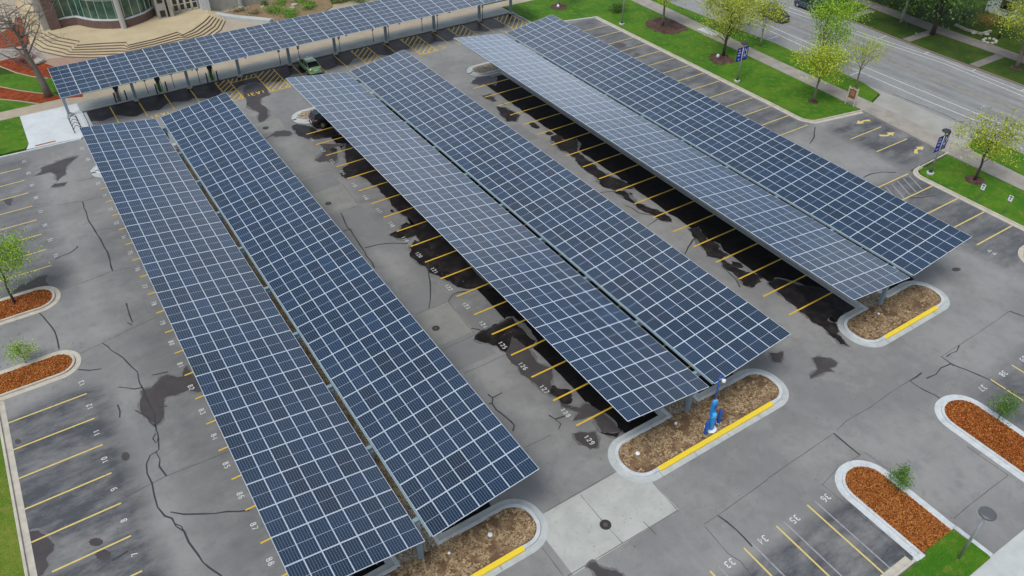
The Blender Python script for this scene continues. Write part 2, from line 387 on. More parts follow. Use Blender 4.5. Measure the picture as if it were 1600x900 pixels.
BLUED = mat('deep_blue_paint', (.008,.085,.40), .4)
BLUEL = mat('light_blue_lens', (.08,.42,.85), .2)
WHITE = mat('white_plastic', (.8,.8,.8), .4)
BRICK = mat('dark_red_brick', (.13,.078,.068), .85, noise=(3,(.18,.11,.095),.4,.7), var2=(25,(.26,.2,.17),.58,.75))
STONE = mat('grey_buff_stone', (.42,.40,.35), .85, noise=(1.2,(.34,.32,.28),.4,.7))
GLASSG = mat('green_glazing', (.012,.065,.048), .08, noise=(.7,(.07,.15,.095),.42,.62), spec=.8)
GLASSK = mat('dark_glass', (.010,.013,.016), .08, spec=.7)
MULL = mat('silver_mullion', (.50,.52,.50), .4, .3)
TEAL = mat('teal_cladding', (.03,.13,.12), .3, spec=.6)
BARK = mat('grey_brown_bark', (.23,.185,.155), .95, noise=(6,(.14,.11,.09),.4,.7), bump=(22,.8,.03))
BARKD = mat('dark_bark', (.06,.048,.042), .95, bump=(22,.8,.03))
BARKL = mat('pale_bark', (.30,.27,.24), .95, bump=(22,.8,.03))
ROCK = mat('pale_boulder', (.45,.42,.35), .9, noise=(3,(.30,.27,.22),.4,.7), bump=(8,.8,.05))
NAVY = mat('navy_banner', (.014,.024,.33), .7)
CORD = mat('green_cable', (.09,.28,.02), .5)
SIGNB = mat('brown_sign_board', (.26,.09,.04), .7, noise=(5,(.20,.07,.03),.4,.7))

# ------------------------------------------------------------------ the ground and the lot
struct(MB().sheet([(-600,-300),(900,-300),(900,1500),(-600,1500)], -.02).build('ground', GRASSD))
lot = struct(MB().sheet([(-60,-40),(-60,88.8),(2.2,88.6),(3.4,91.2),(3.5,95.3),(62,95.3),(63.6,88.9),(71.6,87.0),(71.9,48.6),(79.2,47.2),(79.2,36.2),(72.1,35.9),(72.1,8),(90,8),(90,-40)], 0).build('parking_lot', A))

def rounded(x0, y0, x1, y1, r, n=8, corners=(1,1,1,1)):
    """counter-clockwise rounded rectangle; corners: bottom-left, bottom-right, top-right, top-left"""
    out = []
    for (cx, cy, a0, on) in ((x0, y0, PI, corners[0]), (x1, y0, 1.5*PI, corners[1]), (x1, y1, 0, corners[2]), (x0, y1, .5*PI, corners[3])):
        rr = r if on else .02
        sx = 1 if cx == x0 else -1; sy = 1 if cy == y0 else -1
        for k in range(n+1):
            a = a0+k*.5*PI/n; out.append((cx+sx*rr+rr*math.cos(a), cy+sy*rr+rr*math.sin(a)))
    return out
def arc(cx, cy, r, a0, a1, n=10): return [(cx+r*math.cos(a0+(a1-a0)*k/n), cy+r*math.sin(a0+(a1-a0)*k/n)) for k in range(n+1)]

# sheets of other paving and painted shade inside the lot, each a few millimetres above the one below
def fract(poly, amp=.12, it=2, seed=1):
    rs = np.random.RandomState(seed); P = [np.array(p, float) for p in poly]
    for k in range(it):
        Q = []
        for i in range(len(P)):
            a, b = P[i], P[(i+1) % len(P)]; d = b-a; n = np.array([-d[1], d[0]]); L = np.linalg.norm(d)
            Q += [a, (a+b)/2+n*rs.uniform(-amp, amp)*min(1, 1.2/(L+.01))]
        P = Q
    return [tuple(p) for p in P]
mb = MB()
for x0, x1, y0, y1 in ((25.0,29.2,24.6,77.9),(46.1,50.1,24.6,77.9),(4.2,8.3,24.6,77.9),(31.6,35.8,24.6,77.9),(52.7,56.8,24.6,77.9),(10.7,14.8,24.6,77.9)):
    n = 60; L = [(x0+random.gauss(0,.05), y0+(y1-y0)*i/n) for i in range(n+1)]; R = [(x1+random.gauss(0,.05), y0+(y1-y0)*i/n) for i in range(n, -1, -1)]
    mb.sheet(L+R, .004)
mb.build('stall_shade_paving', STSHADE, lot)  # sheets that paint the black shade under the double canopies
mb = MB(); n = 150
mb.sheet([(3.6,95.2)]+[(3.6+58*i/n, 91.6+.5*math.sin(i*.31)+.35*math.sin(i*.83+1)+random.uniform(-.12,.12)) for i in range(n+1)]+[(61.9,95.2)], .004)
mb.build('brown_row_paving', BROWN, lot)  # dark brown strip with a wavy front edge along the back row
mb = MB()
for x0, x1, y0, y1 in ((18.9,22.3,36.2,39.3),(19,22.2,64.9,67.6),(18.9,22.2,57.5,60.3),(40,44,62,66)): mb.sheet([(x0,y0),(x1,y0),(x1,y1),(x0,y1)], .004)
mb.build('repaved_patches', PATCH, lot)
mb = MB()
MB().sheet([(16.3,18.35),(24.4,18.35),(24.4,22.65),(16.3,22.65)], .006).build('concrete_slab', PAD, lot); mb.sheet([(18.95,39.25),(22.2,39.25),(22.2,43.4),(18.95,43.4)], .006)
mb.sheet([(19,60.45),(22.1,60.45),(22.1,64.8),(19,64.8)], .006); mb.sheet([(18.6,79.0),(21.7,79.0),(21.9,81.6),(18.8,81.8)], .006)
mb.build('concrete_pads', PADD, lot)

# wet areas, traced round their own outlines
wet = MB(); wetd = MB()
Wl = [ (0,200,560,6.425,[(135,330),(240,290),(290,240),(330,190),(390,160),(440,175),(500,190),(555,180),(560,110),(590,70),(640,150),(760,330),(700,340),(600,320),(540,345),(480,375),(400,380),(365,400),(360,470),(355,600),(300,670),(200,590),(125,530),(120,500),(135,400)]),
 (0,0,675,4,[(130,600),(180,625),(240,615),(280,640),(310,670),(340,700),(335,740),(290,790),(305,830),(270,890),(200,920),(160,920),(150,780)]),
 (0,0,225,4,[(200,205),(260,175),(255,150),(330,125),(400,95),(495,75),(440,115),(410,150),(410,190),(385,205),(360,235),(350,190),(320,175),(260,190)]),
 (0,0,225,4,[(325,270),(340,250),(420,240),(400,262)]), (0,0,225,4,[(20,350),(75,340),(72,385),(45,380)]),
 (0,0,360,5.62,[(110,535),(180,480),(250,460),(330,410),(420,390),(400,440),(430,480),(330,500),(200,530),(120,560)]),
 (0,400,225,4,[(390,0),(420,20),(415,60),(370,100),(400,115),(440,105),(490,125),(510,90),(505,50),(490,20),(560,0)]),
 (1,400,225,4,[(560,0),(640,0),(900,300),(1480,900),(1290,900),(1240,880),(1150,830),(1080,800),(1020,750),(970,710),(960,640),(1060,640),(1000,570),(930,600),(880,590),(830,570),(900,540),(905,510),(940,490),(1000,520),(870,400),(760,270),(700,230),(640,195),(560,215),(525,185),(540,150),(580,130),(560,70)]),
 (1,400,450,4,[(1365,320),(1390,280),(1440,260),(1560,200),(1600,180),(1750,330),(1700,420),(1600,420),(1540,395),(1500,360),(1430,345)]),
 (0,800,450,4,[(-40,400),(0,300),(100,380),(150,460),(250,500),(255,560),(240,600),(280,650),(340,640),(370,680),(350,730),(420,750),(470,720),(640,840),(700,900),(560,900),(500,800),(380,830),(420,780),(370,760),(310,740),(290,690),(230,660),(120,580),(60,540),(40,490),(0,470)]),
 (0,800,675,4,[(390,10),(430,0),(520,0),(540,60),(530,100),(490,105),(440,80),(400,50)]), (1,800,675,4,[(540,0),(690,0),(660,30),(600,20)]),
 (1,800,225,4,[(250,-30),(400,-30),(420,60),(500,110),(560,170),(690,230),(760,280),(720,280),(640,290),(550,250),(530,210),(480,180),(440,150),(400,90),(360,60),(300,40)]),
 (1,800,225,4,[(630,300),(700,290),(780,370),(860,400),(950,430),(1000,490),(940,480),(870,440),(800,410),(760,370),(700,340)]),
 (1,800,225,4,[(1100,530),(1160,520),(1220,600),(1300,640),(1320,720),(1400,770),(1500,830),(1560,860),(1500,900),(1440,880),(1380,800),(1330,780),(1300,720),(1220,700),(1180,640)]),
 (1,700,10,5,[(180,600),(220,560),(300,530),(380,560),(370,620),(300,600),(250,620)]), (1,700,10,5,[(260,700),(330,680),(380,740),(350,745),(290,720)]),
 (1,700,10,5,[(380,780),(450,790),(560,850),(540,900),(460,900),(400,820)]),
 (1,1200,450,4,[(0,-30),(60,-60),(420,30),(600,130),(520,180),(480,150),(470,200),(430,210),(400,170),(370,200),(420,220),(440,250),(430,290),(510,370),(450,350),(380,290),(340,240),(290,220),(260,190),(200,150),(180,120),(100,60)]),
 (0,1200,450,4,[(8,405),(95,400),(90,440),(75,465),(45,465),(25,450)]),
 (0,1200,450,4,[(280,440),(310,430),(400,445),(435,470),(420,490),(380,505),(415,520),(350,525),(300,550),(262,565),(265,545),(310,510),(300,480)]),
 (0,800,675,4,[(465,840),(490,815),(520,810),(545,840),(600,860),(650,865),(690,890),(700,920),(530,920),(510,870)]),
 (0,350,90,6.924,[(215,330),(250,290),(340,270),(420,300),(470,350),(500,400),(400,440),(390,490),(470,560),(480,640),(440,680),(400,700),(380,700),(370,650),(385,600),(300,560),(250,520),(250,460),(215,400)]),
 (0,350,90,6.924,[(450,880),(520,840),(560,860),(620,850),(700,850),(740,820),(720,800),(640,790),(560,800),(520,830)]),
 (1,350,90,6.924,[(730,750),(780,720),(900,740),(1000,790),(1180,760),(1250,830),(1100,870),(900,880),(800,840)])]
dry = MB()
def grow(poly, d):
    P = [np.array(p, float) for p in poly]; ar_ = sum(P[i-1][0]*P[i][1]-P[i][0]*P[i-1][1] for i in range(len(P))); sg = 1 if ar_ > 0 else -1; out = []
    for i in range(len(P)):
        t = P[(i+1)%len(P)]-P[i-1]; t /= (np.linalg.norm(t)+1e-6); out.append(tuple(P[i]+np.array([t[1], -t[0]])*d*sg))
    return out
for i, (k, x0, y0, s_, pts) in enumerate(Wl):
    dry.sheet(fract(grow(Z4(x0, y0, pts, s_), .13), .2, 3, i+200), .0045+i*.0001)
    (wetd if k else wet).sheet(fract(Z4(x0, y0, pts, s_), .16 if k else .09, 3 if k else 2, i), .0075+i*.00013)
def oval(cx, cy, a, b, n=18): return [G(cx+a*math.cos(2*PI*k/n)*(1+.12*math.sin(3*k)), cy+b*math.sin(2*PI*k/n)) for k in range(n)]
for c in ((150,847,11,6.5),(161,867,12,8.5),(196,713,6.5,7),(28,690,5,4),(968,71,10,4),(995,85,4,2.5),(1494,421,7,3)): wet.sheet(oval(*c), .008)
for i in range(26):      # oil drips scattered along the stalls under the canopies
    xx = random.choice([23.9,24.3,45.2,45.6,24.6]); yy = random.uniform(28,76); r_ = random.uniform(.15,.55)
    wetd.sheet(fract([(xx+r_*math.cos(k*PI/4)*random.uniform(.6,1.5), yy+r_*1.5*math.sin(k*PI/4)*random.uniform(.6,1.3)) for k in range(8)], .2, 2, i+50), .0112+i*.00001)
dry.build('drying_rims', DRY, lot); wet.build('damp_patches', WET, lot); wetd.build('soaked_patches', WETD, lot)

# cracks sealed with tar, and paving joints
ck = MB(); jt = MB()
def crack(x0, y0, pts, wd=.075, s_=4.0, jag=1.0, m=None):
    g = [np.array(p) for p in Z4(x0, y0, pts, s_)]; out = [g[0]]
    for a, b in zip(g, g[1:]):
        k = max(1, int(np.linalg.norm(b-a)/.6)); d = b-a; nn = np.array([-d[1], d[0]])/(np.linalg.norm(d)+1e-6)
        for i in range(1, k+1): out.append(a+d*i/k+(nn*random.uniform(-.07,.07)*jag if i < k else 0))
    (m or ck).strip(out, [wd*random.uniform(.6,1.3) for _ in out], .0115 if m is None else .0105)
CR = {(0,450):[[(240,152),(290,205),(320,240),(355,310),(370,380)],[(790,95),(810,170),(828,215)],[(640,345),(730,410),(800,470),(860,525),(870,590),(900,640),(930,720),(965,780),(970,850),(980,900)],[(740,620),(800,625),(840,632),(890,622)],[(735,730),(750,770),(748,810)],[(845,765),(920,805),(940,840),(975,865)],[(490,510),(560,515),(635,505)],[(795,215),(825,232)],[(990,745),(1045,738)],[(950,545),(1050,525)]],
 (0,675):[[(985,0),(990,40),(975,70),(955,40),(975,8)],[(990,40),(993,110),(975,125),(940,145),(915,200),(920,260),(950,320),(965,400),(985,470),(1030,525),(1075,540),(1100,590),(1150,620),(1180,690),(1240,770),(1310,850),(1385,900)],[(975,125),(1000,170),(995,215),(1040,275)],[(1095,575),(1135,590),(1145,615)],[(1065,500),(1150,515),(1270,512),(1560,490)],[(700,805),(800,745)]],
 (0,225):[[(515,360),(525,400),(545,450),(560,490),(595,545),(640,620),(680,700),(705,795)],[(350,715),(440,680),(480,650),(485,640)]],
 (400,225):[[(530,430),(545,460),(570,520),(610,570),(655,640),(690,700),(725,740),(740,775)],[(680,650),(760,630),(850,620),(950,622)],[(1075,740),(1080,820),(1090,898)],[(545,545),(600,530)]],
 (400,450):[[(1090,0),(1090,50),(1080,125)],[(1200,85),(1230,40),(1270,25),(1350,20)],[(1345,252),(1400,262)],[(1450,665),(1480,690),(1475,720),(1500,760),(1540,790),(1600,840)],[(1480,685),(1540,655)],[(1475,720),(1455,725)]],
 (800,450):[[(230,795),(270,820),(305,850),(290,885)],[(270,820),(330,800)],[(-10,830),(15,860),(5,895)]],
 (800,225):[[(550,305),(640,295)],[(705,385),(750,400),(790,430),(870,445)],[(845,515),(910,470)],[(1080,690),(1130,600),(1150,590)],[(1320,710),(1340,790),(1400,850),(1425,895)]],
 (1200,450):[[(885,580),(990,645),(1100,705)],[(885,580),(960,530)],[(1085,430),(1140,470),(1180,490),(1380,572)],[(1115,430),(1180,395),(1195,360)],[(990,565),(1050,540),(1080,500),(1140,475),(1165,492)],[(1510,145),(1600,178)],[(1380,572),(1470,630),(1600,670)]],
 (800,675):[[(1285,522),(1340,560),(1400,610),(1450,660),(1500,715)]], (1200,675):[[(410,8),(575,145)]],
 (1200,0):[[(295,795),(290,850),(260,898)],[(600,840),(610,820),(660,805)],[(780,590),(980,665),(1140,735),(1270,795)]],
 (1200,225):[[(595,210),(650,185),(720,175),(800,178)],[(870,335),(960,335),(1050,320)]]}
for (x0, y0), ls in CR.items():
    for l in ls: crack(x0, y0, l, .095 if y0 >= 450 else .11)
JT = {(0,450):[[(500,410),(640,345),(825,250),(985,180)]], (0,675):[[(1420,125),(1270,185),(1040,275),(950,320),(760,420),(600,490),(330,610)]],
 (0,225):[[(205,400),(410,372),(515,358),(650,325)],[(480,232),(540,220),(600,208)],[(320,648),(400,622)],[(425,898),(560,850),(705,795),(850,765)],[(595,545),(740,515)]],
 (400,225):[[(640,365),(740,345),(830,325)],[(540,250),(640,380)],[(280,212),(520,150)],[(350,310),(530,255)],[(530,425),(640,385)]],
 (1200,450):[[(430,890),(490,830),(640,745),(750,665),(885,580)],[(1080,430),(1300,290),(1510,145)]],
 (800,675):[[(80,98),(240,20)],[(1200,577),(1285,522),(1600,295)],[(1205,590),(1350,760),(1430,810),(1500,900)],[(190,725),(320,898)],[(205,500),(640,252)],[(880,318),(1035,490)],[(1035,490),(350,898)],[(430,395),(560,550),(690,695)],[(820,560),(900,640)]],
 (1200,675):[[(0,290),(410,8)],[(575,145),(430,230),(340,330)],[(335,325),(560,510),(880,760)],[(600,125),(760,240),(900,370)],[(1160,540),(1280,440),(1500,270)],[(1500,270),(1240,90)]],
 (400,450):[[(1000,165),(1190,90)],[(1200,85),(1370,290)],[(1165,385),(1600,190)],[(1300,535),(1600,400)]]}
for (x0, y0), ls in JT.items():
    for l in ls: crack(x0, y0, l, .035, jag=.15, m=jt)
gr = MB(); rs = np.random.RandomState(4)
for x0_, y0_, x1_, y1_, n_ in ((-9.4,22,-3,50,140),(17,16,46,20.5,90),(22.5,24,24.6,76,160),(44,24,46,76,120),(66,24,71.4,86,160),(-9,62,-3,87,120),(18,45,22,80,60)):
    for k in range(n_):
        x, y = rs.uniform(x0_, x1_), rs.uniform(y0_, y1_); a_ = rs.uniform(0, PI); l_ = rs.uniform(.02,.07)
        gr.sheet([(x+l_*math.cos(a_+q), y+l_*.6*math.sin(a_+q)) for q in (0,1.6,3.1,4.6)], .014+.00001*k)
for (x0_, x1_, y0_, y1_) in ((33.3,38.1,8.6,15.4),(43.9,48.8,6,15.5),(-9.9,-3.7,50.7,54.7),(-9.9,-3.7,59.6,63.8)):
    for k in range(130):
        e_ = rs.randint(4); x = rs.uniform(x0_, x1_) if e_ < 2 else (x0_ if e_ == 2 else x1_)+rs.normal(0,.18); y = rs.uniform(y0_, y1_) if e_ > 1 else (y0_ if e_ == 0 else y1_)+rs.normal(0,.18)
        a_ = rs.uniform(0, PI); l_ = rs.uniform(.02,.06); gr.sheet([(x+l_*math.cos(a_+q), y+l_*.5*math.sin(a_+q)) for q in (0,1.6,3.1,4.6)], .019+.00001*k)
gr.build('fallen_leaves_and_grit', mat('grit', (.05,.035,.02), .9, island=(.34,.27,.16)), lot)['kind'] = 'stuff'
ck.build('sealed_cracks', CRACK, lot); jt.build('paving_joints', mat('joint_dirt', (.075,.073,.07), .9), lot)

# ------------------------------------------------------------------ painted markings
yl = MB(); yb = MB(); ow = MB(); wt = MB()
def line(m, x0, y0, x1, y1, wd=.115, z=.0125): m.strip([(x0,y0),((x0+x1)/2,(y0+y1)/2),(x1,y1)], wd, z)
for k in range(9): line(yl, -9.55+(.8 if k == 5 else 0), 48.53-2.745*k, -4.39, 48.53-2.745*k)
for k in range(8): line(yl, -9.55, 85.3-2.745*k, -4.05, 85.3-2.745*k)
for xs in ((1.93,7.6),(11.3,17.0)):
    for k in range(20): line(yb, xs[0], 27.35+2.745*k-.02*0, xs[1], 27.35+2.745*k, .12)
for xs in ((23.12,28.8),(32.1,37.7),(44.3,50.0),(53.0,58.8)):
    for k in range(19): line(yb, xs[0], 27.2+2.735*k, xs[1], 27.2+2.735*k, .14)
for k in range(14): line(yl, 65.6, 83.85-2.74*k, 71.0, 83.85-2.74*k)
for k in range(5): line(yl, 65.8, 35.58-2.745*k, 71.35, 35.58-2.745*k, .13)
for k in range(5): line(ow, 71.1-k*.95, 35.3, 69.9-k*.95, 33.0, .12)
for x in (31.35,28.58,25.82,23.08): line(yl, x, 14.25, x+.02, 8.5, .115); line(ow, x+.62, 14.2, x+.62, 8.7, .10)
for x in (51.14,53.87,56.6,59.4): line(yl, x, 14.3, x, 6.5, .12)
for y in (43.5,40.2): line(yl, 72.4, y, 77.6, y, .12)
for x in (6.5,9.6,12.6,15.55,28.4,31.25,34.1,41.3,48.7,56.0): line(yb, x, 94.9, x, 90.2, .12)
def hatch(x0, x1, y0=88.8, y1=94.9):
    line(yb, x0, y0, x0, y1, .13); line(yb, x1, y0, x1, y1, .13); line(yb, x0, y0, x1, y0, .16)
    k = 1.12; y = y0-(x1-x0)*k+.8
    while y < y1-.3:
        xa_, ya_ = (x0, y) if y >= y0 else (x0+(y0-y)/k, y0)
        xb_, yb_ = x1, y+(x1-x0)*k
        if yb_ > y1: xb_, yb_ = x0+(y1-y)/k, y1
        line(yb, xa_, ya_, xb_, yb_, .13); y += .95
hatch(18.62,20.2); hatch(23.5,25.98); hatch(36.55,38.9); hatch(43.8,46.3); hatch(51.08,53.5); hatch(58.76,61.6)
line(yb, 20.2, 93.75, 23.5, 93.75, .13)
for k in range(6): line(yb, 20.3+k*.6, 93.8, 20.8+k*.6, 94.8, .11)
# turn arrows at the drive
def arrow(cx, cy, right, bend):
    s_ = 1 if right else -1
    shaft = [(-.95,-.18*bend),(-.3,.12*bend),(.25,.10*bend)]
    yl.strip([(cx+s_*a, cy+b) for a, b in shaft], [.42,.26,.24], .0125)
    yl.sheet([(cx+s_*.2, cy+.45+.1*bend), (cx+s_*1.05, cy+.1*bend), (cx+s_*.2, cy-.4+.1*bend)], .0127)
arrow(76.9,45.35,False,1); arrow(76.7,42.05,True,-1.6); arrow(76.6,38.0,True,1.6)
# accessible-parking symbols: a wheel, a seated body and a head
for sx, sy in ((47.3,89.5),(49.8,89.65),(57.1,89.6),(54.6,89.55),(35.1,89.5)):
    yb.strip([(sx+.33*math.cos(a), sy-.1+.33*math.sin(a)) for a in np.linspace(-2.6,1.0,12)], .09, .0128)
    yb.strip([(sx-.05,sy+.55),(sx,sy+.05),(sx+.32,sy+.02),(sx+.45,sy-.4)], .11, .0129); yb.sheet([(sx-.05+.1*math.cos(a), sy+.72+.1*math.sin(a)) for a in np.linspace(0,5.6,8)], .0129)
yl.build('yellow_stall_lines', YEL, lot); yb.build('gold_stall_lines', YELB, lot); ow.build('old_stall_lines', OLDW, lot)
def _cv(cx, cy, rx, ry, a0, a1, n=10): return [(cx+rx*math.cos(math.radians(a0+(a1-a0)*k/n)), cy+ry*math.sin(math.radians(a0+(a1-a0)*k/n))) for k in range(n+1)]
GLYPH = {'0':[_cv(.3,.5,.22,.42,90,450,18)], '1':[[(.14,.74),(.34,.92),(.34,.05)]], '2':[_cv(.3,.68,.22,.24,170,-35,9)+[(.08,.08),(.54,.08)]],
 '3':[_cv(.29,.71,.21,.21,150,-80,9),_cv(.29,.29,.23,.22,80,-150,9)], '4':[[(.42,.05),(.42,.92),(.06,.32),(.56,.32)]],
 '5':[[(.50,.92),(.14,.92),(.11,.55)]+_cv(.28,.31,.23,.24,105,-145,10)], '6':[_cv(.36,.50,.27,.43,70,180,7)+_cv(.30,.30,.21,.22,180,-180,14)],
 '7':[[(.06,.92),(.54,.92),(.24,.05)]], '8':[_cv(.3,.71,.19,.20,-90,270,14),_cv(.3,.29,.22,.22,90,450,14)], '9':[_cv(.30,.70,.21,.22,0,360,14)+_cv(.24,.50,.27,.43,0,-110,7)],
 'E':[[(.52,.92),(.1,.92),(.1,.08),(.52,.08)],[(.1,.52),(.44,.52)]], 'V':[[(.06,.95),(.3,.06)],[(.54,.95),(.3,.06)]]}
def text(s_, x, y, rz, size=.5, m=WHT, z=.013, name='stall_number', parent=None):
    """stencilled characters painted on the paving, each stroke a strip of paint"""
    mb_ = MB(); adv = .80; w0 = len(s_)*adv-.2; c, sn = math.cos(rz), math.sin(rz); jx, jy, jr = random.uniform(-.05,.05), random.uniform(-.06,.06), random.uniform(-.03,.03)
    k = 0
    for i, ch in enumerate(s_):
        for st in GLYPH[ch]:
            P_ = []
            for a, b_ in st:
                u = (a+i*adv-w0/2)*size; v = (b_-.5)*size; u, v = u-v*jr, v+u*jr
                P_.append((x+jx+u*c-v*sn, y+jy+u*sn+v*c))
            mb_.strip(P_, .155*size, z+k*.00025); k += 1
    return mb_.build(name, m, parent)
for n in range(88, 66, -1): text(str(n), 2.02, 28.65+2.745*(88-n), -PI/2, .39, parent=lot)
for n in range(129, 110, -1): text(str(n), 23.2 if n < 129 else 23.15, 25.78+2.735*(129-n), -PI/2, .39, parent=lot)
for i, n in enumerate(range(13, 5, -1)): text(str(n), -4.5, 49.85-2.75*i, PI/2, .39, parent=lot)
for i, n in enumerate(range(21, 13, -1)): text(str(n), -3.55, 86.6-2.745*i, PI/2, .39, parent=lot)
for n, x in ((36,32.74),(35,29.95),(34,27.2),(33,24.4)): text(str(n), x, 14.0, PI, .46, parent=lot)
for n, x in ((37,49.86),(38,52.52),(39,55.25)): text(str(n), x, 14.16, PI, .46, parent=lot)
text('44', 65.9, 23.2, -PI/2, .6, parent=lot)
text('EV', 21.85, 89.3, 0, .8, YELB, parent=lot, name='stall_lettering'); text('EV', 10.85, 89.7, 0, .8, YELB, parent=lot, name='stall_lettering')
for cx_, cy_ in ((21.85,89.3),(10.85,89.7)):
    mb_ = MB()
    for d_ in (-.88,.88): mb_.strip([(cx_+d_,cy_-.32),(cx_+d_,cy_+.32)], .1, .0128)
    mb_.build('stall_lettering_bars', YELB, lot)
# drain covers
for i, (x, y, r_, lab) in enumerate(((19.93,19.96,.36,'round iron cover in the pale concrete slab between the two near islands'),(19.82,41.12,.3,'round iron cover in a concrete square of the aisle near stall 123'),
        (19.72,62.28,.3,'round iron cover in the concrete square beside stall 118'),(19.86,80.25,.34,'round iron cover near the far end of the aisle by the black car'))):
    t_ = thing('manhole_cover', lab, 'manhole cover', (x, y, 0), group='iron covers along the aisle')
    MB().lathe([(r_,.004),(r_,.016),(r_-.05,.016)], (x,y,0), 28).build('lid', IRON, t_)
    MB().lathe([(r_*.42,.017),(r_*.42,.021),(r_*.3,.021)], (x,y,0), 20).build('lid_ring', mat('rusty_iron', (.10,.07,.06), .7), t_)

# ------------------------------------------------------------------ kerbs, lawns, walks
def kerb(path, m=KERBT, w_=.17, h=.135, name='kerb'):
    return struct(MB().strip(path, w_, -.02, h+.02).build(name, m, bevel=.02))
def gutter(path, m=KERBT, w_=.42, name='gutter'): return struct(MB().strip(path, w_, .003, .015).build(name, m))
def sheet(name, poly, z, m): return struct(MB().prism(poly, -.1, z).build(name, m))
# left edge of the lot
sheet('left_verge', [(-40,-30),(-10.35,-30),(-10.0,51.2),(-40,51.2)], .11, GRASSY)
kerb([(-10.2,-30),(-10.05,20),(-9.9,51.1)]); gutter([(-9.9,-30),(-9.76,20),(-9.62,51.0)])
sheet('left_far_lawn', [(-60,89.3),(-3.1,89.3),(-2.6,90.2),(-2.55,97.6),(-60,97.9)], .12, GRASS)
kerb([(-60,88.75),(-5,88.75),(2.3,88.45)], KERBW, .2)
sheet('corner_paving', [(-3.0,89.0),(2.3,88.62),(3.1,89.9),(3.4,91.3),(3.42,95.35),(3.42,97.65),(-2.55,97.65),(-2.6,90.2)], .13, CONCW)
kerb([(2.2,88.5),(2.9,89.1),(3.35,90.3),(3.5,91.4),(3.5,95.35)], KERBW, .16, .14)
struct(MB().box(-2.1,89.15,.1,-.1,89.45,.14).build('tactile_strip', mat('rust_tactile', (.30,.11,.07), .8), bevel=.01))
sheet('canopy_walk', [(3.42,95.35),(62.1,95.35),(61.8,97.62),(3.42,97.65)], .125, CONCG)
kerb([(3.5,95.3),(62,95.3)], GUT, .16, .14)
struct(MB().strip([(3.8,90.9),(3.8,95.0)], .3, .003, .02).build('nose_gutter', GUT))
sheet('tan_walk', [(-60,97.9),(3.42,97.66),(62,97.64),(75,97.5),(90,96),(90,98.6),(66,99.6),(3,99.9),(-60,100.2)], .128, CONCT)
# beyond the walk, on the left: lawn, curved mulch beds with a pale edging
sheet('far_left_lawn', [(-60,100.2),(3.0,99.92),(20,99.92),(20,102.5),(4.2,103),(1,110),(-30,118),(-60,118)], .12, GRASS)
sheet('front_mulch_bed', [G(*p) for p in ((-60,130),(0,137),(30,143),(60,147),(92,150),(130,148),(130,153),(100,155),(62,163),(40,160),(0,155),(-60,150))], .14, MULCHR)
sheet('back_mulch_bed', [G(*p) for p in ((0,104),(25,114),(50,120),(72,123),(90,122),(90,108),(70,100),(45,92),(20,92),(0,97))], .14, MULCHR)
for ln in (((-40,132),(0,137),(30,143),(60,147),(88,150)), ((0,105),(25,115),(50,121),(76,124)), ((0,156.5),(30,159.5),(62,164))):
    struct(MB().strip([G(*p) for p in ln], .16, .10, .06).build('bed_edging', CONCT))
# right side lawns, walks, street
R1 = [(63.0,89.1),(63.6,88.8)]
sheet('right_lawn', [(62.3,97.6),(62.3,89.35),(71.6,87.1),(71.5,86.6),(71.75,54)]+arc(73.2,49.9,1.5,PI,1.42*PI,6)+[(78.9,47.4),(79.15,48),(79.45,62),(80,88),(80.6,97.4)], .12, GRASS)
kp = [(62.1,95.3),(62.2,89.2),(71.5,87.0)]; kerb(kp, KERBW, .18)
kp = [(71.45,86.9),(71.6,54)]+arc(73.15,49.9,1.62,PI,1.42*PI,8)+[(79.1,47.2)]
kerb(kp); gutter([(a-.28, b-(.26 if b < 48.6 else 0)) for a, b in kp])
sheet('lower_right_lawn', [(79.0,-20),(77.9,27.3),(78.0,35.6),(74,35.4)]+arc(73.3,34.2,1.2,.5*PI,PI,6)+[(72.05,34),(72.0,24),(72.2,-20)], .12, GRASS)
kp = [(78.6,35.9),(74,35.72)]+arc(73.3,34.2,1.45,.5*PI,PI,8)+[(71.9,24),(72.0,-20)]
kerb(kp); gutter([(a-.28, b) for a, b in kp[1:]])
sheet('near_sidewalk', [(77.95,-20),(77.95,27.3),(78.15,36),(79.05,47),(79.35,62),(79.95,88),(80.3,130),(82.9,130),(82.4,84),(81.55,62),(81.65,47.2),(80.9,33),(80.5,28),(80.2,-20)], .13, SIDE)
struct(MB().sheet([G(1088,47),(G(1112,57)),(G(1128,54)),(G(1104,44))], .135).build('white_walk_slab', CONCW))
sheet('street_verge', [(81.65,130),(82.4,84),(81.55,62),(81.7,48.0),(84.4,48.9),(85.3,52),(85.6,66),(84.2,85),(84,130)], .12, GRASS)
sheet('lower_street_verge', [(80.2,-20),(80.5,28),(80.95,34.2),(82,35.8),(84.4,36.2),(84.9,33),(84.9,-20)], .12, GRASS)
APRON = mat('apron_concrete', (.36,.345,.31), .85, noise=(.4,(.30,.285,.25),.4,.65))
sheet('drive_apron', [(79.1,36.1),(80.95,34.3),(82,35.85),(84.4,36.3),(85.4,34.5),(85.4,51.8),(84.4,48.7),(81.7,47.8),(79.1,47.1)], .03, APRON)
sheet('street', [(84.9,-60),(84.9,33),(85.0,36.5),(85.2,47.5),(85.5,52),(85.8,66),(84.3,85),(84.1,200),(101,200),(101,-60)], .01, ROAD)
tk = MB()
for x0_, x1_ in ((90.6,92.0),(92.7,93.6),(94.9,95.7),(96.4,97.4)):
    tk.sheet(fract([(x0_+.25*math.sin(y*.07), y) for y in range(-20,150,12)]+[(x1_+.25*math.sin(y*.07+1), y) for y in range(148,-20,-12)], .08, 1, 9), .0125)
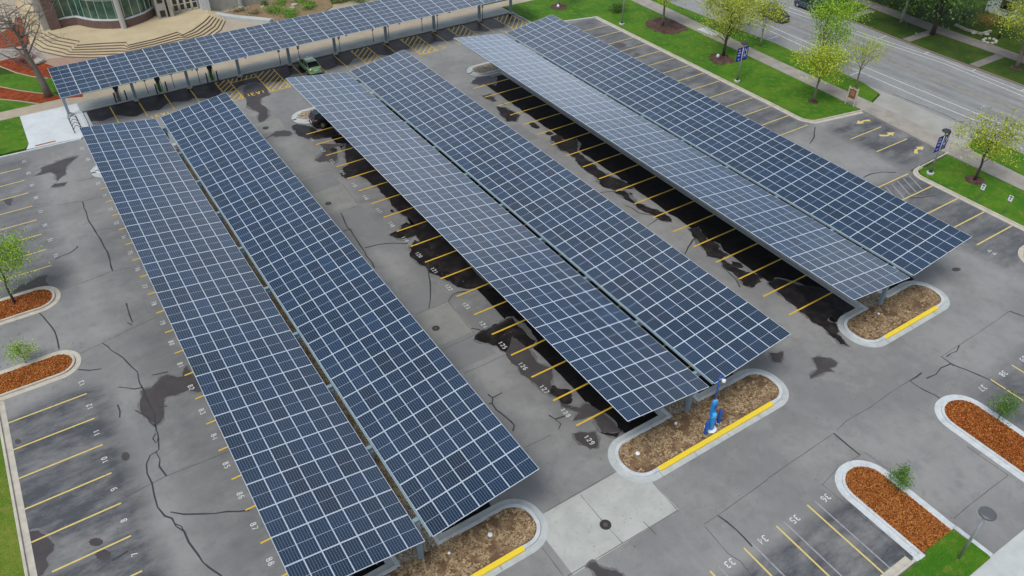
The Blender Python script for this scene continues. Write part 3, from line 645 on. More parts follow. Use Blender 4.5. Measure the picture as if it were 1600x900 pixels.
struct(tk.build('wheel_tracks', mat('wheel_worn_asphalt', (.195,.194,.19), .8, noise=(.25,(.245,.243,.236),.38,.6))))
mb = MB()
for x in (87.35,): mb.strip([(88.6,20),(87.7,44.4),(87.9,57.6),(88.6,70.3),(88.8,120)], .14, .0155)
mb.strip([(89.9,20),(89.6,34),(89.55,54.6),(89.9,71.5),(90,120)], .13, .0155)
mb.strip([(98.7,20),(98.5,39.2),(99.1,50.3),(97.6,64.2),(96.6,75.3),(96.3,120)], .13, .0155); mb.strip([(99.8,20),(99.6,39.7),(100.0,50.8),(98.6,64.2),(98.0,75),(97.8,120)], .13, .0155)
for y in (22,28.5,54.3,61.3,68,75): mb.strip([(85.9,y),(88.0,y)], .13, .0155)
for y in (27,33.6,40.2,46.8,53.4,60,66.6): mb.strip([(99.7 if y < 55 else 98.6,y),(100.8,y)], .13, .0155)
struct(mb.build('street_lines', WHT))
struct(MB().strip([(94.4,10),(94.3,38),(94,60),(93.2,90),(93,140)], 1.1, .0145).build('worn_centre_line', mat('worn_centre', (.27,.25,.20), .8, noise=(1.2,(.20,.20,.195),.42,.6))))
kerb([(101.15,-60),(101.15,40.5),(100.9,53),(101.2,67.2),(101.2,200)], mat('brown_kerb', (.20,.15,.12), .85), .3)
sheet('far_verge', [(101.3,-60),(101.3,40.5),(101.05,53),(101.35,67.2),(101.35,200),(108.2,200),(107.9,69.2),(107.2,58.1),(107.5,44.5),(107.5,-60)], .12, GRASSD)
sheet('far_sidewalk', [(107.5,-60),(107.5,44.5),(107.2,58.1),(107.9,69.2),(108.2,200),(110.9,200),(110.3,69.9),(109.8,58),(109.9,45.8),(110,-60)], .13, SIDEF)
for y in (67.3,57.4,47.5,37): struct(MB().prism([(101.4,y-.6),(107.3,y-.6),(107.3,y+.6),(101.4,y+.6)], 0, .132).build('verge_path', SIDEF))
sheet('far_lawn', [(110.0,-60),(109.9,45.8),(109.8,58),(110.3,69.9),(110.9,200),(200,200),(200,-60)], .12, GRASSD)

# lower right corner: lawn, kerb and pale walk
sheet('near_lawn', [(10,-5),(10,8.05),(34.5,8.05),(37.25,8.2),(37.55,6.3),(37.4,5.9),(35.2,5.9),(34,-5)], .12, GRASS)
kerb([(10,8.22),(33.6,8.22)], KERBT); gutter([(10,8.5),(33.4,8.5)], KERBT)
sheet('near_walk', [(34.2,-5),(35.25,5.9),(37.7,5.95),(60,5.7),(60,-5)], .03, CONC)

# ------------------------------------------------------------------ islands
def chips(poly, n, mats, z, size=.09, seed=3, clump=False):
    rs = np.random.RandomState(seed); P = np.array(poly); lo = P.min(0); hi = P.max(0); m = MB(); k = 0
    def inside(x, y):
        c = False; j = len(P)-1
        for i in range(len(P)):
            if (P[i][1] > y) != (P[j][1] > y) and x < (P[j][0]-P[i][0])*(y-P[i][1])/(P[j][1]-P[i][1])+P[i][0]: c = not c
            j = i
        return c
    while k < n:
        x, y = rs.uniform(lo, hi); k += 1
        if not inside(x, y): continue
        if clump and math.sin(x*1.7+math.sin(y*2.9)*1.6)+math.sin(y*2.3+x*.9+math.sin(x*3.1))+.8*math.sin(x*5.3-y*4.1) < rs.uniform(-1.0,1.4): continue
        a = rs.uniform(0, PI); l = size*rs.uniform(.6,1.6); w2 = size*.28*rs.uniform(.7,1.6); tz = rs.uniform(-.03,.03)
        ux, uy = math.cos(a)*l/2, math.sin(a)*l/2; vx, vy = -math.sin(a)*w2/2*1.6, math.cos(a)*w2/2*1.6
        zz = z+.012+rs.uniform(0,.03)
        m.add([(x-ux-vx,y-uy-vy,zz-tz),(x+ux-vx,y+uy-vy,zz+tz),(x+ux+vx,y+uy+vy,zz+tz+.01),(x-ux+vx,y-uy+vy,zz-tz+.01)], [(0,1,2,3)])
    return m
CHIP = mat('orange_bark_chips', (.06,.010,.003), .9, island=(.62,.235,.06), spec=.12)
STRW = mat('straw_strands', (.12,.065,.032), .95, island=(.48,.355,.21), spec=.08)
PEB = mat('pebbles', (.16,.10,.06), .9, island=(.66,.58,.44))
def simple_island(label, poly_fn, kerb_m, bed_m, grp, gut=.42, kw=.17, bed_poly=None, nchips=2600):
    """poly_fn(d) gives the outline moved inwards by d"""
    P0 = poly_fn(0); cx = sum(p[0] for p in P0)/len(P0); cy = sum(p[1] for p in P0)/len(P0)
    t_ = thing('planting_island', label, 'planting island', (cx, cy, 0), group=grp)
    MB().ring(P0, poly_fn(gut), -.05, .018).build('gutter', kerb_m, t_)
    MB().ring(poly_fn(gut), poly_fn(gut+kw), -.05, .14).build('kerb', kerb_m, t_, bevel=.02)
    bp_ = bed_poly or poly_fn(gut+kw)
    b = MB().prism(bp_, -.05, .115).build('mulch_bed', bed_m, t_)
    chips(bp_, int(nchips*1.5), None, .112, .082, int(cx*7)%100).build('bark_chips', CHIP, b)['kind'] = 'stuff'
    return t_
G_IS = 'kerbed mulch islands at the ends of the rows'
simple_island('orange mulch island with cream kerb holding a tiny leafy sapling', lambda d: rounded(-30, 51.05+d, -4.05-d, 54.35-d, 1.6-d*.9, corners=(0,1,1,0)), KERBT, MULCH, G_IS, .40, nchips=9000)
simple_island('reddish mulch island with cream kerb around the young green tree', lambda d: rounded(-30, 59.9+d, -4.05-d, 62.75+.75-d, 1.7-d*.9, corners=(0,1,1,0)), KERBT, MULCHR, G_IS, .40, nchips=9000)
simple_island('orange mulch island with white kerb between stall numbers 36 and 37', lambda d: rounded(33.75+d, 8.25, 37.75-d, 15.1-d, 1.9-d*.9, corners=(0,0,1,1)), KERBW, MULCH, G_IS, .42, nchips=6000)
simple_island('orange mulch island with white kerb beside stall number 37', lambda d: rounded(44.35+d, -8, 48.4-d, 15.15-d, 1.9-d*.9, corners=(0,0,1,1)), KERBW, MULCH, G_IS, .42, nchips=9000)
t_ = thing('planting_island', 'small rounded island with bright yellow kerb at the far edge of the lot', 'planting island', (69,20,0), group=G_IS)
pf = lambda d: rounded(66.6+d, 16+d, 74-d, 22.3-d, 2.4-d*.9)
MB().ring(pf(0), pf(.4), -.05, .018).build('gutter', KERBT, t_); MB().ring(pf(.4), pf(.75), -.05, .14).build('kerb', YELC, t_, bevel=.02); MB().prism(pf(.75), -.05, .11).build('mulch_bed', GRASSY, t_)
struct(MB().prism([(34.5,6.6),(37.35,6.6),(37.35,8.3),(34.5,8.3)], .1, .122).build('lawn_corner', GRASS))
kerb([(34.33,8.2),(33.9,8.2),(33.6,8.25)], KERBW, .3); kerb([(37.55,8.3),(37.62,5.95)], KERBW, .3)

def median_outline(xc, x0, x1, d):
    hw = 1.35; yb0, yb1, yt0, yt1 = 20.75, 24.85, 78.6, 82.2; r = 1.9; q = max(.2, r-d)
    o = []
    o += [(xc+hw+.55-d, 40), (xc+hw+.55-d, yb1-d)]
    o += arc(x1-d-q, yb1-d-q, q, .5*PI, 0, 8); o += arc(x1-d-q, yb0+d+q, q, 0, -.5*PI, 8)
    o += arc(x0+d+q, yb0+d+q, q, -.5*PI, -PI, 8); o += arc(x0+d+q, yb1-d-q, q, PI, .5*PI, 8)
    o += [(xc-hw-.55+d, yb1-d), (xc-hw-.55+d, 40), (xc-hw-.55+d, yt0+d)]
    o += arc(x0+d+q, yt0+d+q, q, 1.5*PI, PI, 8); o += arc(x0+d+q, yt1-d-q, q, PI, .5*PI, 8)
    o += arc(x1-d-q, yt1-d-q, q, .5*PI, 0, 8); o += arc(x1-d-q, yt0+d+q, q, 0, -.5*PI, 8)
    o += [(xc+hw+.55-d, yt0+d)]
    return o[::-1]
def canopy_island(xc, x0, x1, label):
    t_ = thing('canopy_island', label, 'kerbed island', (xc, 24.0, 0), group='long kerbed islands under the double solar canopies')
    f = lambda d: median_outline(xc, x0, x1, d)
    MB().ring(f(0), f(.45), -.05, .018).build('gutter', GUT, t_)
    MB().ring(f(.45), f(.70), -.05, .16).build('kerb', KERBW, t_, bevel=.03)
    near = rounded(x0+.70, 21.45, x1-.70, 24.15, 1.2)
    b = MB().prism(near, -.05, .12).build('straw_bed', STRAW, t_)
    chips(rounded(x0+.84, 21.6, x1-.84, 24.1, 1.1), 12000, None, .118, .20, int(xc), True).build('straw', STRW, b)['kind'] = 'stuff'
    g = MB().prism([(xc-1.2,24.17),(xc+1.2,24.17),(xc+1.2,79.25),(xc-1.2,79.25)], -.05, .115).build('gravel_strip', GRAV, t_)
    chips([(xc-1.15,24.2),(xc+1.15,24.2),(xc+1.15,27.5),(xc-1.15,27.5)], 3000, None, .118, .12, 5).build('pebbles', PEB, g)['kind'] = 'stuff'
    far = rounded(x0+.70, 79.27, x1-.70, 81.5, 1.1)
    g2 = MB().prism(far, -.05, .12).build('gravel_bed', GRAVF, t_)
    chips([p for p in far if p[0] < xc+9], 2500, None, .12, .2, 8).build('pebbles', PEB, g2)['kind'] = 'stuff'
    # the painted stretch of kerb faces the cross aisle
    MB().box(x0+2.4, 21.12, .02, x1-2.3, 21.463, .17).build('yellow_kerb', YELC, t_, bevel=.02)
    j = MB()
    for x in np.arange(x0+2.3, x1-1.5, 3.0): j.box(x-.012, 20.76, .0185, x+.012, 21.24, .0195)
    j.build('gutter_joints', CRACK, t_)
    return t_
canopy_island(9.45, 1.75, 17.15, 'straw and gravel island with yellow kerb at the near end of the closest canopy')
canopy_island(30.36, 23.0, 38.2, 'straw and gravel island with yellow kerb on which the blue call tower stands')
canopy_island(51.38, 46.0, 57.3, 'short straw and gravel island with yellow kerb under the canopy nearest the street')

# ------------------------------------------------------------------ solar canopies
def module_mesh(mb_list):
    """one mesh with a box, a UV square and a tint for each module; a module is (corner, across, along, normal, tint)"""
    vs = []; fs = []; uvs = []; tints = []
    for (c, a, l, n, t_) in mb_list:
        o = len(vs); th = n*-.045
        vs += [c, c+a, c+a+l, c+l, c+th, c+a+th, c+a+l+th, c+l+th]
        fs += [(o,o+1,o+2,o+3),(o+7,o+6,o+5,o+4),(o,o+4,o+5,o+1),(o+1,o+5,o+6,o+2),(o+2,o+6,o+7,o+3),(o+3,o+7,o+4,o)]
        uvs += [(0,0),(1,0),(1,1),(0,1)]+[(0,0)]*20; tints += [t_]*6
    return vs, fs, uvs, tints
def build_modules(name, lst, parent):
    vs, fs, uvs, tints = module_mesh(lst)
    o0 = parent.location
    me = bpy.data.meshes.new(name); me.from_pydata([tuple(Vector(v)-o0) for v in vs], [], fs)
    uvl = me.uv_layers.new(name='UVMap')
    uvl.data.foreach_set('uv', [c for u in uvs for c in u])
    at = me.attributes.new('tint', 'FLOAT', 'FACE'); at.data.foreach_set('value', tints)
    me.materials.append(MOD)
    ob = bpy.data.objects.new(name, me); COL.objects.link(ob); ob.parent = parent
    return ob
def wing(p0, across, along, na, nl, rs):
    """p0: lower-inner corner, across / along: full vectors of the wing"""
    a = across/na; l = along/nl; n = np.cross(a, l); n /= np.linalg.norm(n)
    flip = n[2] < 0
    if flip: n = -n
    out = []; ua = a/np.linalg.norm(a); ul = l/np.linalg.norm(l)
    ga, gl = .012, .024
    for i in range(na):
        for j in range(nl):
            c = p0+a*i+l*j+ua*ga/2+ul*gl/2; aa = a-ua*ga; ll = l-ul*gl
            jit = n*rs.uniform(-.004,.004)
            t_ = min(1, max(0, rs.normal(.42,.21)+(.35 if rs.rand() < .07 else 0)))
            if flip: out.append((c+aa+jit, -aa, ll, n, t_))
            else: out.append((c+jit, aa, ll, n, t_))
    return out
def split_modules(mods, parent):
    def size(m):
        q = (m[0]+m[1]/2+m[2]/2)-np.array([0,0,CH]); return np.dot(q, fw)
    def infr(m):
        q = (m[0]+m[1]/2+m[2]/2)-np.array([0,0,CH]); z = np.dot(q, fw); x = np.dot(q, RT)/z*FPX; y = -np.dot(q, UP)/z*FPX
        return abs(x) < 800 and abs(y) < 450
    order = sorted(mods, key=lambda m: (not infr(m), size(m)))
    for m_ in order[:100]: build_modules('solar_module', [m_], parent)
    if order[100:]: build_modules('solar_modules', order[100:], parent)['kind'] = 'stuff'
Y0, NL, LM = 22.49, 29, 1.999
def double_canopy(xc, label, seed):
    t_ = thing('solar_canopy', label, 'solar canopy', (xc, 24.03, 0), group='solar canopies over the parking rows')
    rs = np.random.RandomState(seed); zi, zo, hg, wh = 4.02, 4.97, .24, 6.96
    mods = []
    for s_ in (-1, 1):
        mods += wing(np.array([xc+s_*hg, Y0, zi]), np.array([s_*wh, 0, zo-zi]), np.array([0, NL*LM, 0]), 7, NL, rs)
    split_modules(mods, t_)
    ye = Y0+NL*LM
    sl = (zo-zi)/wh
    for k in range(10):
        y = 24.03+6.02*k
        p = MB().box(xc-.17, y-.13, .05, xc+.17, y+.13, 3.55); p.build('post', STEEL, t_, bevel=.02)
        b = MB()
        for s_ in (-1, 1):
            # tapered girder rising outwards under the wing
            x0_, x1_ = xc, xc+s_*(hg+wh-.5)
            zt0 = zi-.22; zt1 = zi-.22+sl*(wh-.5)
            b.add([(x0_,y-.09,zt0),(x1_,y-.09,zt1),(x1_,y-.09,zt1-.16),(x0_,y-.09,zt0-.45),(x0_,y+.09,zt0),(x1_,y+.09,zt1),(x1_,y+.09,zt1-.16),(x0_,y+.09,zt0-.45)],
                  [(0,1,2,3),(7,6,5,4),(0,4,5,1),(1,5,6,2),(2,6,7,3),(3,7,4,0)])
        b.build('girder', STEEL, t_, recalc=True)
    pu = MB()
    for s_ in (-1, 1):
        for u in (.35,1.35,2.8,4.2,5.6,6.75):
            x = xc+s_*(hg+u); z = zi+sl*u-.135
            pu.box(x-.04, Y0+.05, z-.085, x+.04, ye-.05, z+.075)
    pu.build('purlins', UNDER, t_)
    MB().box(xc+hg-.10, Y0+.1, zi-.12, xc+hg-.015, ye-.1, zi-.03).build('edge_rail', STEELW, t_)
    for k in range(10):
        y = 24.03+6.02*k; MB().box(xc-hg-.02, y-.12, zi-.20, xc+hg-.11, y+.12, zi-.10).build('valley_plate', STEELW, t_)
    return t_
double_canopy(9.45, 'closest double-wing solar canopy, dark blue rows beside stall numbers 82 to 88', 11)
double_canopy(30.36, 'middle double-wing solar canopy running from the black car to the blue call tower', 12)
double_canopy(51.38, 'double-wing solar canopy nearest the street and the lawn with trees', 13)
# single-slope canopy along the back row
t_ = thing('solar_canopy', 'single-slope solar canopy along the back row in front of the building steps', 'solar canopy', (30, 94.7, 0), group='solar canopies over the parking rows')
rs = np.random.RandomState(21)
xa, yf, zf, ybk, zb, nx = 1.88, 89.75, 4.4, 96.6, 5.15, 30
a_ = np.array([0, ybk-yf, zb-zf]); l_ = np.array([nx*2.013, 0, 0])
split_modules(wing(np.array([xa, yf, zf]), a_, l_, 7, nx, rs), t_)
for x in (2.2,9.45,15.6,21.75,28.2,34.4,41.7,49.0,56.3,61.6):
    MB().box(x-.15, 94.6, .1, x+.15, 94.95, 4.72).build('post', STEEL, t_, bevel=.02)
    MB().lathe([(.32,.1),(.32,.34),(.26,.42)], (x,94.78,0), 16).build('footing', GUT, t_)
    g_ = MB(); g_.bar((x, yf+.3, zf-.24), (x, ybk-.3, zb-.28), .16, .2); g_.build('girder', STEEL, t_)
pu = MB()
for u in (.1,.3,.5,.7,.9): pu.box(xa+.05, yf+(ybk-yf)*u-.04, zf+(zb-zf)*u-.16, xa+nx*2.013-.05, yf+(ybk-yf)*u+.04, zf+(zb-zf)*u-.065)
pu.build('purlins', UNDER, t_)

# ------------------------------------------------------------------ plaza, steps and building
sheet('plaza', [(3.0,99.9),(60,99.7),(60,112),(38,112),(33,121),(33,150),(-8,150),(-8,128),(1.0,112),(4.0,103)], .118, CONCT)
sheet('rose_paving', [G(*p,.12) for p in ((62,113),(75,92),(100,89.5),(140,92),(200,91),(230,87),(260,112),(200,125),(90,125))], .135, PAVER)
sheet('pale_path', [G(*p,.12) for p in ((-60,84),(0,78),(30,72),(48,70),(62,80),(72,92),(40,101),(0,104),(-60,108))], .139, SIDE)
sheet('shrub_bed', [G(*p,.12) for p in ((-60,60),(0,52),(22,40),(25,10),(60,2),(90,40),(78,48),(50,66),(40,72),(0,76),(-60,80))], .141, MULCHR)
T_ = [(75,50),(92,58),(125,64),(120,70),(160,67),(197,65.5),(200,70),(240,61),(277,49.5),(285,54),(300,47),(318,34),(328,24)]
B_ = [(48,70),(62,80),(90,86.5),(102,89),(140,90.5),(180,89),(205,87),(245,79),(285,70),(300,67),(330,58),(345,47),(352,33)]
TW = [np.array(G(*p,.9)) for p in T_]; BW = [np.array(G(*p,.15)) for p in B_]
NS = 6
for k in range(NS):
    f = k/(NS-1); ln = [tuple(b*(1-f)+a*f) for a, b in zip(TW, BW)]; z = .24+k*.132
    o = struct(MB().prism(ln+[(28,138),(2,138)], -.05, z).build('steps', TERR))
    MB().strip(ln, .10, z-.135, .139).build('step_edge', RISER, o)
bld = thing('campus_building', 'curved green glass building front with dark brick base above the tan steps', 'building', (13, 124, .9))
Wb = [(92.5,44),(106,41),(122,39),(131,41),(140,43),(151,44.5),(162,45),(177,45),(192,44),(201,42.5),(210,40),(220,36.5),(230,32.5),(238,27.5),(245,22.5)]
wl = [np.array(G(*p,.9)) for p in Wb]
def offl(ln, d):
    out = []
    for i in range(len(ln)):
        t = ln[min(i+1,len(ln)-1)]-ln[max(i-1,0)]; t = t/np.linalg.norm(t); out.append(tuple(ln[i]+np.array([-t[1], t[0]])*d))
    return out
MB().strip(offl(wl,.25), .5, .8, 1.15).build('brick_base', BRICK, bld)
MB().strip(offl(wl,.28), .62, 1.951, .16).build('sill', KERBW, bld)
gl = offl(wl,.3)
MB().strip(gl, .06, 2.11, 3.5).build('window', GLASSG, bld)
MB().strip(offl(wl,.15), .7, 5.61, .38).build('white_band', WHITE, bld)
MB().strip(gl, .3, 5.99, 3.6).build('teal_upper_wall', TEAL, bld)
MB().strip(offl(wl,.3), .6, 9.59, .4).build('cornice', WHITE, bld)
mu = MB()
acc = 0.0; dense = []
for a, b in zip(gl, gl[1:]):
    a = np.array(a); b = np.array(b); k = max(1, int(np.linalg.norm(b-a)/.18)); dense += [a+(b-a)*i/k for i in range(k)]
dist = 0; last = dense[0]
for p in dense:
    dist += np.linalg.norm(p-last); last = p
    if dist >= 1.02: dist = 0; mu.box(p[0]-.045, p[1]-.11, 2.11, p[0]+.045, p[1]+.03, 5.61)
mu.strip([(q[0], q[1]-.07) for q in gl], .09, 4.55, .08)
mu.build('mullions', MULL, bld)
c1 = G(194,44,.9); MB().lathe([(.36,.9),(.36,5.62)], (c1[0],c1[1]-.1,0), 20).build('column', MULL, bld, smooth=False)
c2 = G(121,36,.9); MB().lathe([(.22,.95),(.22,5.62)], (c2[0],c2[1],0), 16).build('column', MULL, bld)
p0 = G(92.5,44,.9); MB().box(p0[0]-1.1, p0[1]-.3, .7, p0[0]+.25, p0[1]+12, 10).build('brick_pier', BRICK, bld)
MB().box(p0[0]-1.9, p0[1]+.2, .2, p0[0]-1.11, p0[1]+12, 9).build('stone_flank', STONE, bld)
# entrance: stone pier with dark panels, four glazed doors, buttress
q0 = G(249,30,.9); q1 = G(264,28,.9)
MB().box(q0[0], q0[1], .8, q1[0], q0[1]+3, 6.5).build('stone_pier', STONE, bld)
for z0, z1 in ((1.1,2.0),(3.0,4.3)): MB().box(q0[0]+.3, q0[1]-.02, z0, q1[0]-.25, q0[1]+.1, z1).build('pier_window', GLASSK, bld)
e0 = G(270,26,.9); MB().box(e0[0]-.25, e0[1], .8, e0[0]+.25, e0[1]+2, 6).build('buttress', STONE, bld)
d0 = np.array(G(272,21,.9)); d1 = np.array(G(311,13.5,.9)); dv = (d1-d0)/4; du = dv/np.linalg.norm(dv)
for k in range(4):
    a = d0+dv*k+du*.06; b = d0+dv*(k+1)-du*.06; fr = MB(); nz_ = np.array([-du[1], du[0]])
    for s0, s1, z0, z1 in ((0,.14,.95,3.3),(.86,1,.95,3.3),(.14,.86,.95,1.2),(.14,.86,3.1,3.3),(.14,.86,1.95,2.1)):
        x, y = a+(b-a)*s0, a+(b-a)*s1
        fr.bar((x[0],x[1],(z0+z1)/2), (y[0],y[1],(z0+z1)/2), .08, z1-z0)
    dr = fr.build('door', MULL, bld)
    MB().bar((*(a+(b-a)*.14+nz_*.02),2.1), (*(a+(b-a)*.86+nz_*.02),2.1), .03, 2.2).build('glass', GLASSK, dr)
MB().bar((*(d0-du*.2+np.array([0,.3])),4.6), (*(d1+du*.3+np.array([0,.3])),4.6), .4, 2.6).build('lintel', STONE, bld)
w0 = np.array(G(315,15,.9)); w1 = np.array(G(327,12,.9)); MB().box(w0[0], w0[1]-.6, .8, w1[0], w0[1]+3, 6).build('stone_pier', KERBW, bld)
MB().box(w1[0]+.01, w0[1]+.4, .1, 62, w0[1]+14, 7).build('stone_wall', STONE, bld)
MB().box(p0[0]-1.0, p0[1]+4.5, 6, 62, p0[1]+14, 9.5).build('roof', mat('roof_membrane', (.35,.34,.32), .9), bld)
cc = G(377,12,.1); t_ = thing('porch_column', 'silver round column standing beside the shrub bed', 'column', (cc[0],cc[1],.1))
MB().lathe([(.45,.1),(.45,.3),(.33,.36),(.33,6.5)], (cc[0],cc[1],0), 20).build('shaft', MULL, t_); MB().lathe([(.5,6.5),(.5,6.7)], (cc[0],cc[1],0), 20).build('cap', MULL, t_)
# raised shrub bed right of the steps
sheet('planting_bed', [G(*p,.2) for p in ((343,21),(372,27),(425,33.5),(440,40),(470,30),(500,22),(520,10),(512,-8),(420,-8),(385,12))], .22, mat('bed_soil', (.26,.17,.10), .95, noise=(1.6,(.13,.13,.03),.48,.66), var2=(6,(.36,.27,.18),.55,.75), bump=(6,.8,.08)))
lw = MB().strip([G(338,26,.1), G(372,31,.1), G(400,33.5,.1), G(424,36,.1)], .9, .1, .5).build('low_wall', CONC); tag(lw, 'low pale concrete wall edging the shrub bed behind the back canopy', 'wall')

# ------------------------------------------------------------------ plants
DENS = 1.25
def leaves(centers, sig, n, size, rs, squash=.8, up=.35):
    c = np.array(centers); idx = rs.randint(0, len(c), n); s_ = np.array(sig)[idx] if hasattr(sig, '__len__') else sig
    P = c[idx]+rs.normal(0, 1, (n,3))*(np.array([1,1,squash])*(s_[:,None] if hasattr(s_, '__len__') else s_))
    d1 = rs.normal(0,1,(n,3)); d1 /= np.linalg.norm(d1,axis=1)[:,None]
    d2 = rs.normal(0,1,(n,3)); d2 = np.cross(d1,d2); d2 /= np.linalg.norm(d2,axis=1)[:,None]
    L = size*rs.uniform(.6,1.5,n)[:,None]; W = L*.6
    V = np.stack([P-d1*L/2, P+d2*W/2, P+d1*L/2, P-d2*W/2], 1).reshape(-1,3)
    return V
def leafmesh(name, V, m, parent):
    n = len(V)//4; me = bpy.data.meshes.new(name); V = V-np.array(parent.location)
    me.vertices.add(len(V)); me.vertices.foreach_set('co', V.ravel()); me.loops.add(len(V)); me.loops.foreach_set('vertex_index', np.arange(len(V)))
    me.polygons.add(n); me.polygons.foreach_set('loop_start', np.arange(0, len(V), 4)); me.polygons.foreach_set('loop_total', np.full(n, 4)); me.update(); me.validate()
    me.materials.append(m); o = bpy.data.objects.new(name, me); COL.objects.link(o); o.parent = parent; return o
def tree(label, base, h, R, z0, trunk, nleaf, lsize, lm, bark=BARK, seed=1, limbs=12, twigs=4, lean=(0,0), group=None, name='tree', cat='tree', off=(0,0), sig=.30, split=0):
    rs = np.random.RandomState(seed); x, y = base[:2]; zb = base[2] if len(base) > 2 else .12
    t_ = thing(name, label, cat, (x, y, zb), group=group)
    H = h; top = np.array([x+lean[0], y+lean[1], zb+H*.86]); b0 = np.array([x, y, zb-.05])
    path = [b0+(top-b0)*f+np.array([rs.normal(0,.02*H*f), rs.normal(0,.02*H*f), 0])*(f > 0) for f in np.linspace(0,1,7)]
    tr = MB().tube(path, [trunk*1.35, trunk*1.05, trunk*.9, trunk*.72, trunk*.5, trunk*.3, trunk*.12], 9)
    tr.build('trunk', bark, t_, smooth=True)
    br = MB(); tips = []; c = np.array([x+off[0]+lean[0]*.7, y+off[1]+lean[1]*.7, zb+(z0+H)/2]); rz = (H-z0)/2
    for i in range(limbs):
        f = rs.uniform(max(.18, z0/H*.85), .95); a = b0+(top-b0)*f
        ang = 2*PI*(i*.382+rs.uniform(-.06,.06)); el = rs.uniform(-.35,1.0)
        e = c+np.array([math.cos(ang)*math.cos(el)*R, math.sin(ang)*math.cos(el)*R, math.sin(el)*rz])*rs.uniform(.62,1.02)
        if e[2] < a[2]-.3: e[2] = a[2]+rs.uniform(-.2,.5)
        m_ = (a+e)/2+np.array([rs.normal(0,.06*R), rs.normal(0,.06*R), .10*R])
        r0 = trunk*(.42 if not split else .6)*(1-f*.45)
        pth = [a, a+(m_-a)*.5, m_, m_+(e-m_)*.5, e]; br.tube(pth, [r0, r0*.75, r0*.5, r0*.3, r0*.12], 5)
        tips += [e, m_+(e-m_)*.5]
        for j in range(twigs):
            q = pth[rs.randint(1,5)]; d = rs.normal(0,1,3); d[2] = abs(d[2])*.6+.1; d /= np.linalg.norm(d); l = R*rs.uniform(.22,.5)
            g = q+d*l; br.tube([q, (q+g)/2+rs.normal(0,.04,3), g], [r0*.28, r0*.18, r0*.06], 4)
            tips.append(g); 
            if j%2 == 0:
                d2 = d+rs.normal(0,.6,3); d2 /= np.linalg.norm(d2); br.tube([(q+g)/2, (q+g)/2+d2*l*.6], [r0*.16, r0*.05], 3); tips.append((q+g)/2+d2*l*.6)
    br.build('branches', bark, t_)
    if nleaf:
        k = len(tips); keep = rs.rand(k) < .85; tp = np.array(tips)[keep]
        V = leaves(tp, rs.uniform(.45,1.3,len(tp))*sig*R*.62, int(nleaf*DENS), lsize*1.12, rs)
        V[:,2] = np.maximum(V[:,2], zb+.05)
        leafmesh('crown', V, lm, t_)
    return t_
def shrub(label, base, R, H, n, ls, lm, seed=1, group=None, cat='shrub', name='shrub', zb=.14):
    rs = np.random.RandomState(seed); t_ = thing(name, label, cat, (base[0], base[1], zb), group=group)
    br = MB(); tips = []
    for i in range(16):
        a = rs.uniform(0,2*PI); r_ = R*math.sqrt(rs.rand())*.85; e = np.array([base[0]+r_*math.cos(a), base[1]+r_*math.sin(a), zb+H*rs.uniform(.45,1)*(1-.35*(r_/R)**2)])
        b = np.array([base[0]+rs.normal(0,.06), base[1]+rs.normal(0,.06), zb-.03]); br.tube([b, (b+e)/2+rs.normal(0,.05,3), e], [.03,.02,.008], 4); tips += [e, (b+e*2)/3]
    br.build('stems', BARK, t_)
    V = leaves(tips, .22*R, n, ls, rs); V[:,2] = np.maximum(V[:,2], zb+.02); leafmesh('foliage', V, lm, t_); return t_
LY = leaf_mat('spring_leaves', (.20,.29,.010), (.50,.58,.03))
LY2 = leaf_mat('yellow_green_leaves', (.17,.23,.012), (.50,.53,.04))
LG = leaf_mat('fresh_green_leaves', (.12,.27,.008), (.36,.54,.02))
LD = leaf_mat('deep_green_leaves', (.022,.075,.008), (.12,.22,.025))
LO = leaf_mat('olive_leaves', (.07,.085,.02), (.24,.24,.07))
LB = leaf_mat('bright_shrub_leaves', (.07,.20,.012), (.20,.40,.03))
LS = leaf_mat('sapling_leaves', (.035,.11,.006), (.13,.27,.015))
LP = leaf_mat('purple_shrub_leaves', (.10,.02,.03), (.26,.10,.09))
LR = leaf_mat('gold_shrub_leaves', (.22,.14,.02), (.40,.28,.06))
GT = 'spring trees on the lawn and verge beside the street'; GF = 'trees in the yards across the street'
tree('bare leaning tree with thick grey trunk between the curved mulch beds', (1.03,101.4,.14), 12.0, 6.4, 3.8, .36, 700, .08, LO, BARK, 5, 24, 9, lean=(-.8,.6), sig=.2, off=(-.8,0))
tree('fresh green young tree in the reddish mulch island', (-7.34,62.2,.115), 5.2, 2.4, 1.9, .09, 5200, .12, LG, BARKD, 8, 14, 4, lean=(.05,.9), sig=.42, off=(0,.3))
tree('tree with slender trunk in the large dark mulch patch at the top', (77.0,79.3,.12), 7.5, 3.4, 2.6, .16, 6500, .15, LY, BARK, 11, 15, 4, group=GT)
tree('spring tree in a mulch ring just beside the nearer banner lamp post', (76.77,67.12,.12), 7.6, 3.9, 2.2, .17, 6200, .14, LY2, BARKD, 13, 17, 5, group=GT, sig=.33)
tree('slim pale-trunked tree on the verge behind the banner lamp post', (83.23,66.77,.12), 6.3, 2.6, 2.1, .10, 2600, .14, LY2, BARKL, 17, 12, 4, group=GT)
tree('low spreading yellow-green tree on the street verge, beside the white walk slab', (83.4,73.2,.12), 5.2, 3.6, .9, .12, 5500, .15, LY2, BARK, 18, 14, 4, group=GT)
tree('broad yellow-green tree on the lawn just left of the brown sign', (76.0,51.73,.12), 6.3, 3.3, 2.4, .13, 5200, .15, LY, BARK, 19, 15, 4, group=GT)
tree('tallest bright green tree on the street verge', (83.4,57.6,.12), 9.0, 3.0, 2.0, .17, 7000, .14, LG, BARK, 23, 17, 5, group=GT, sig=.36, off=(.5,-.5))
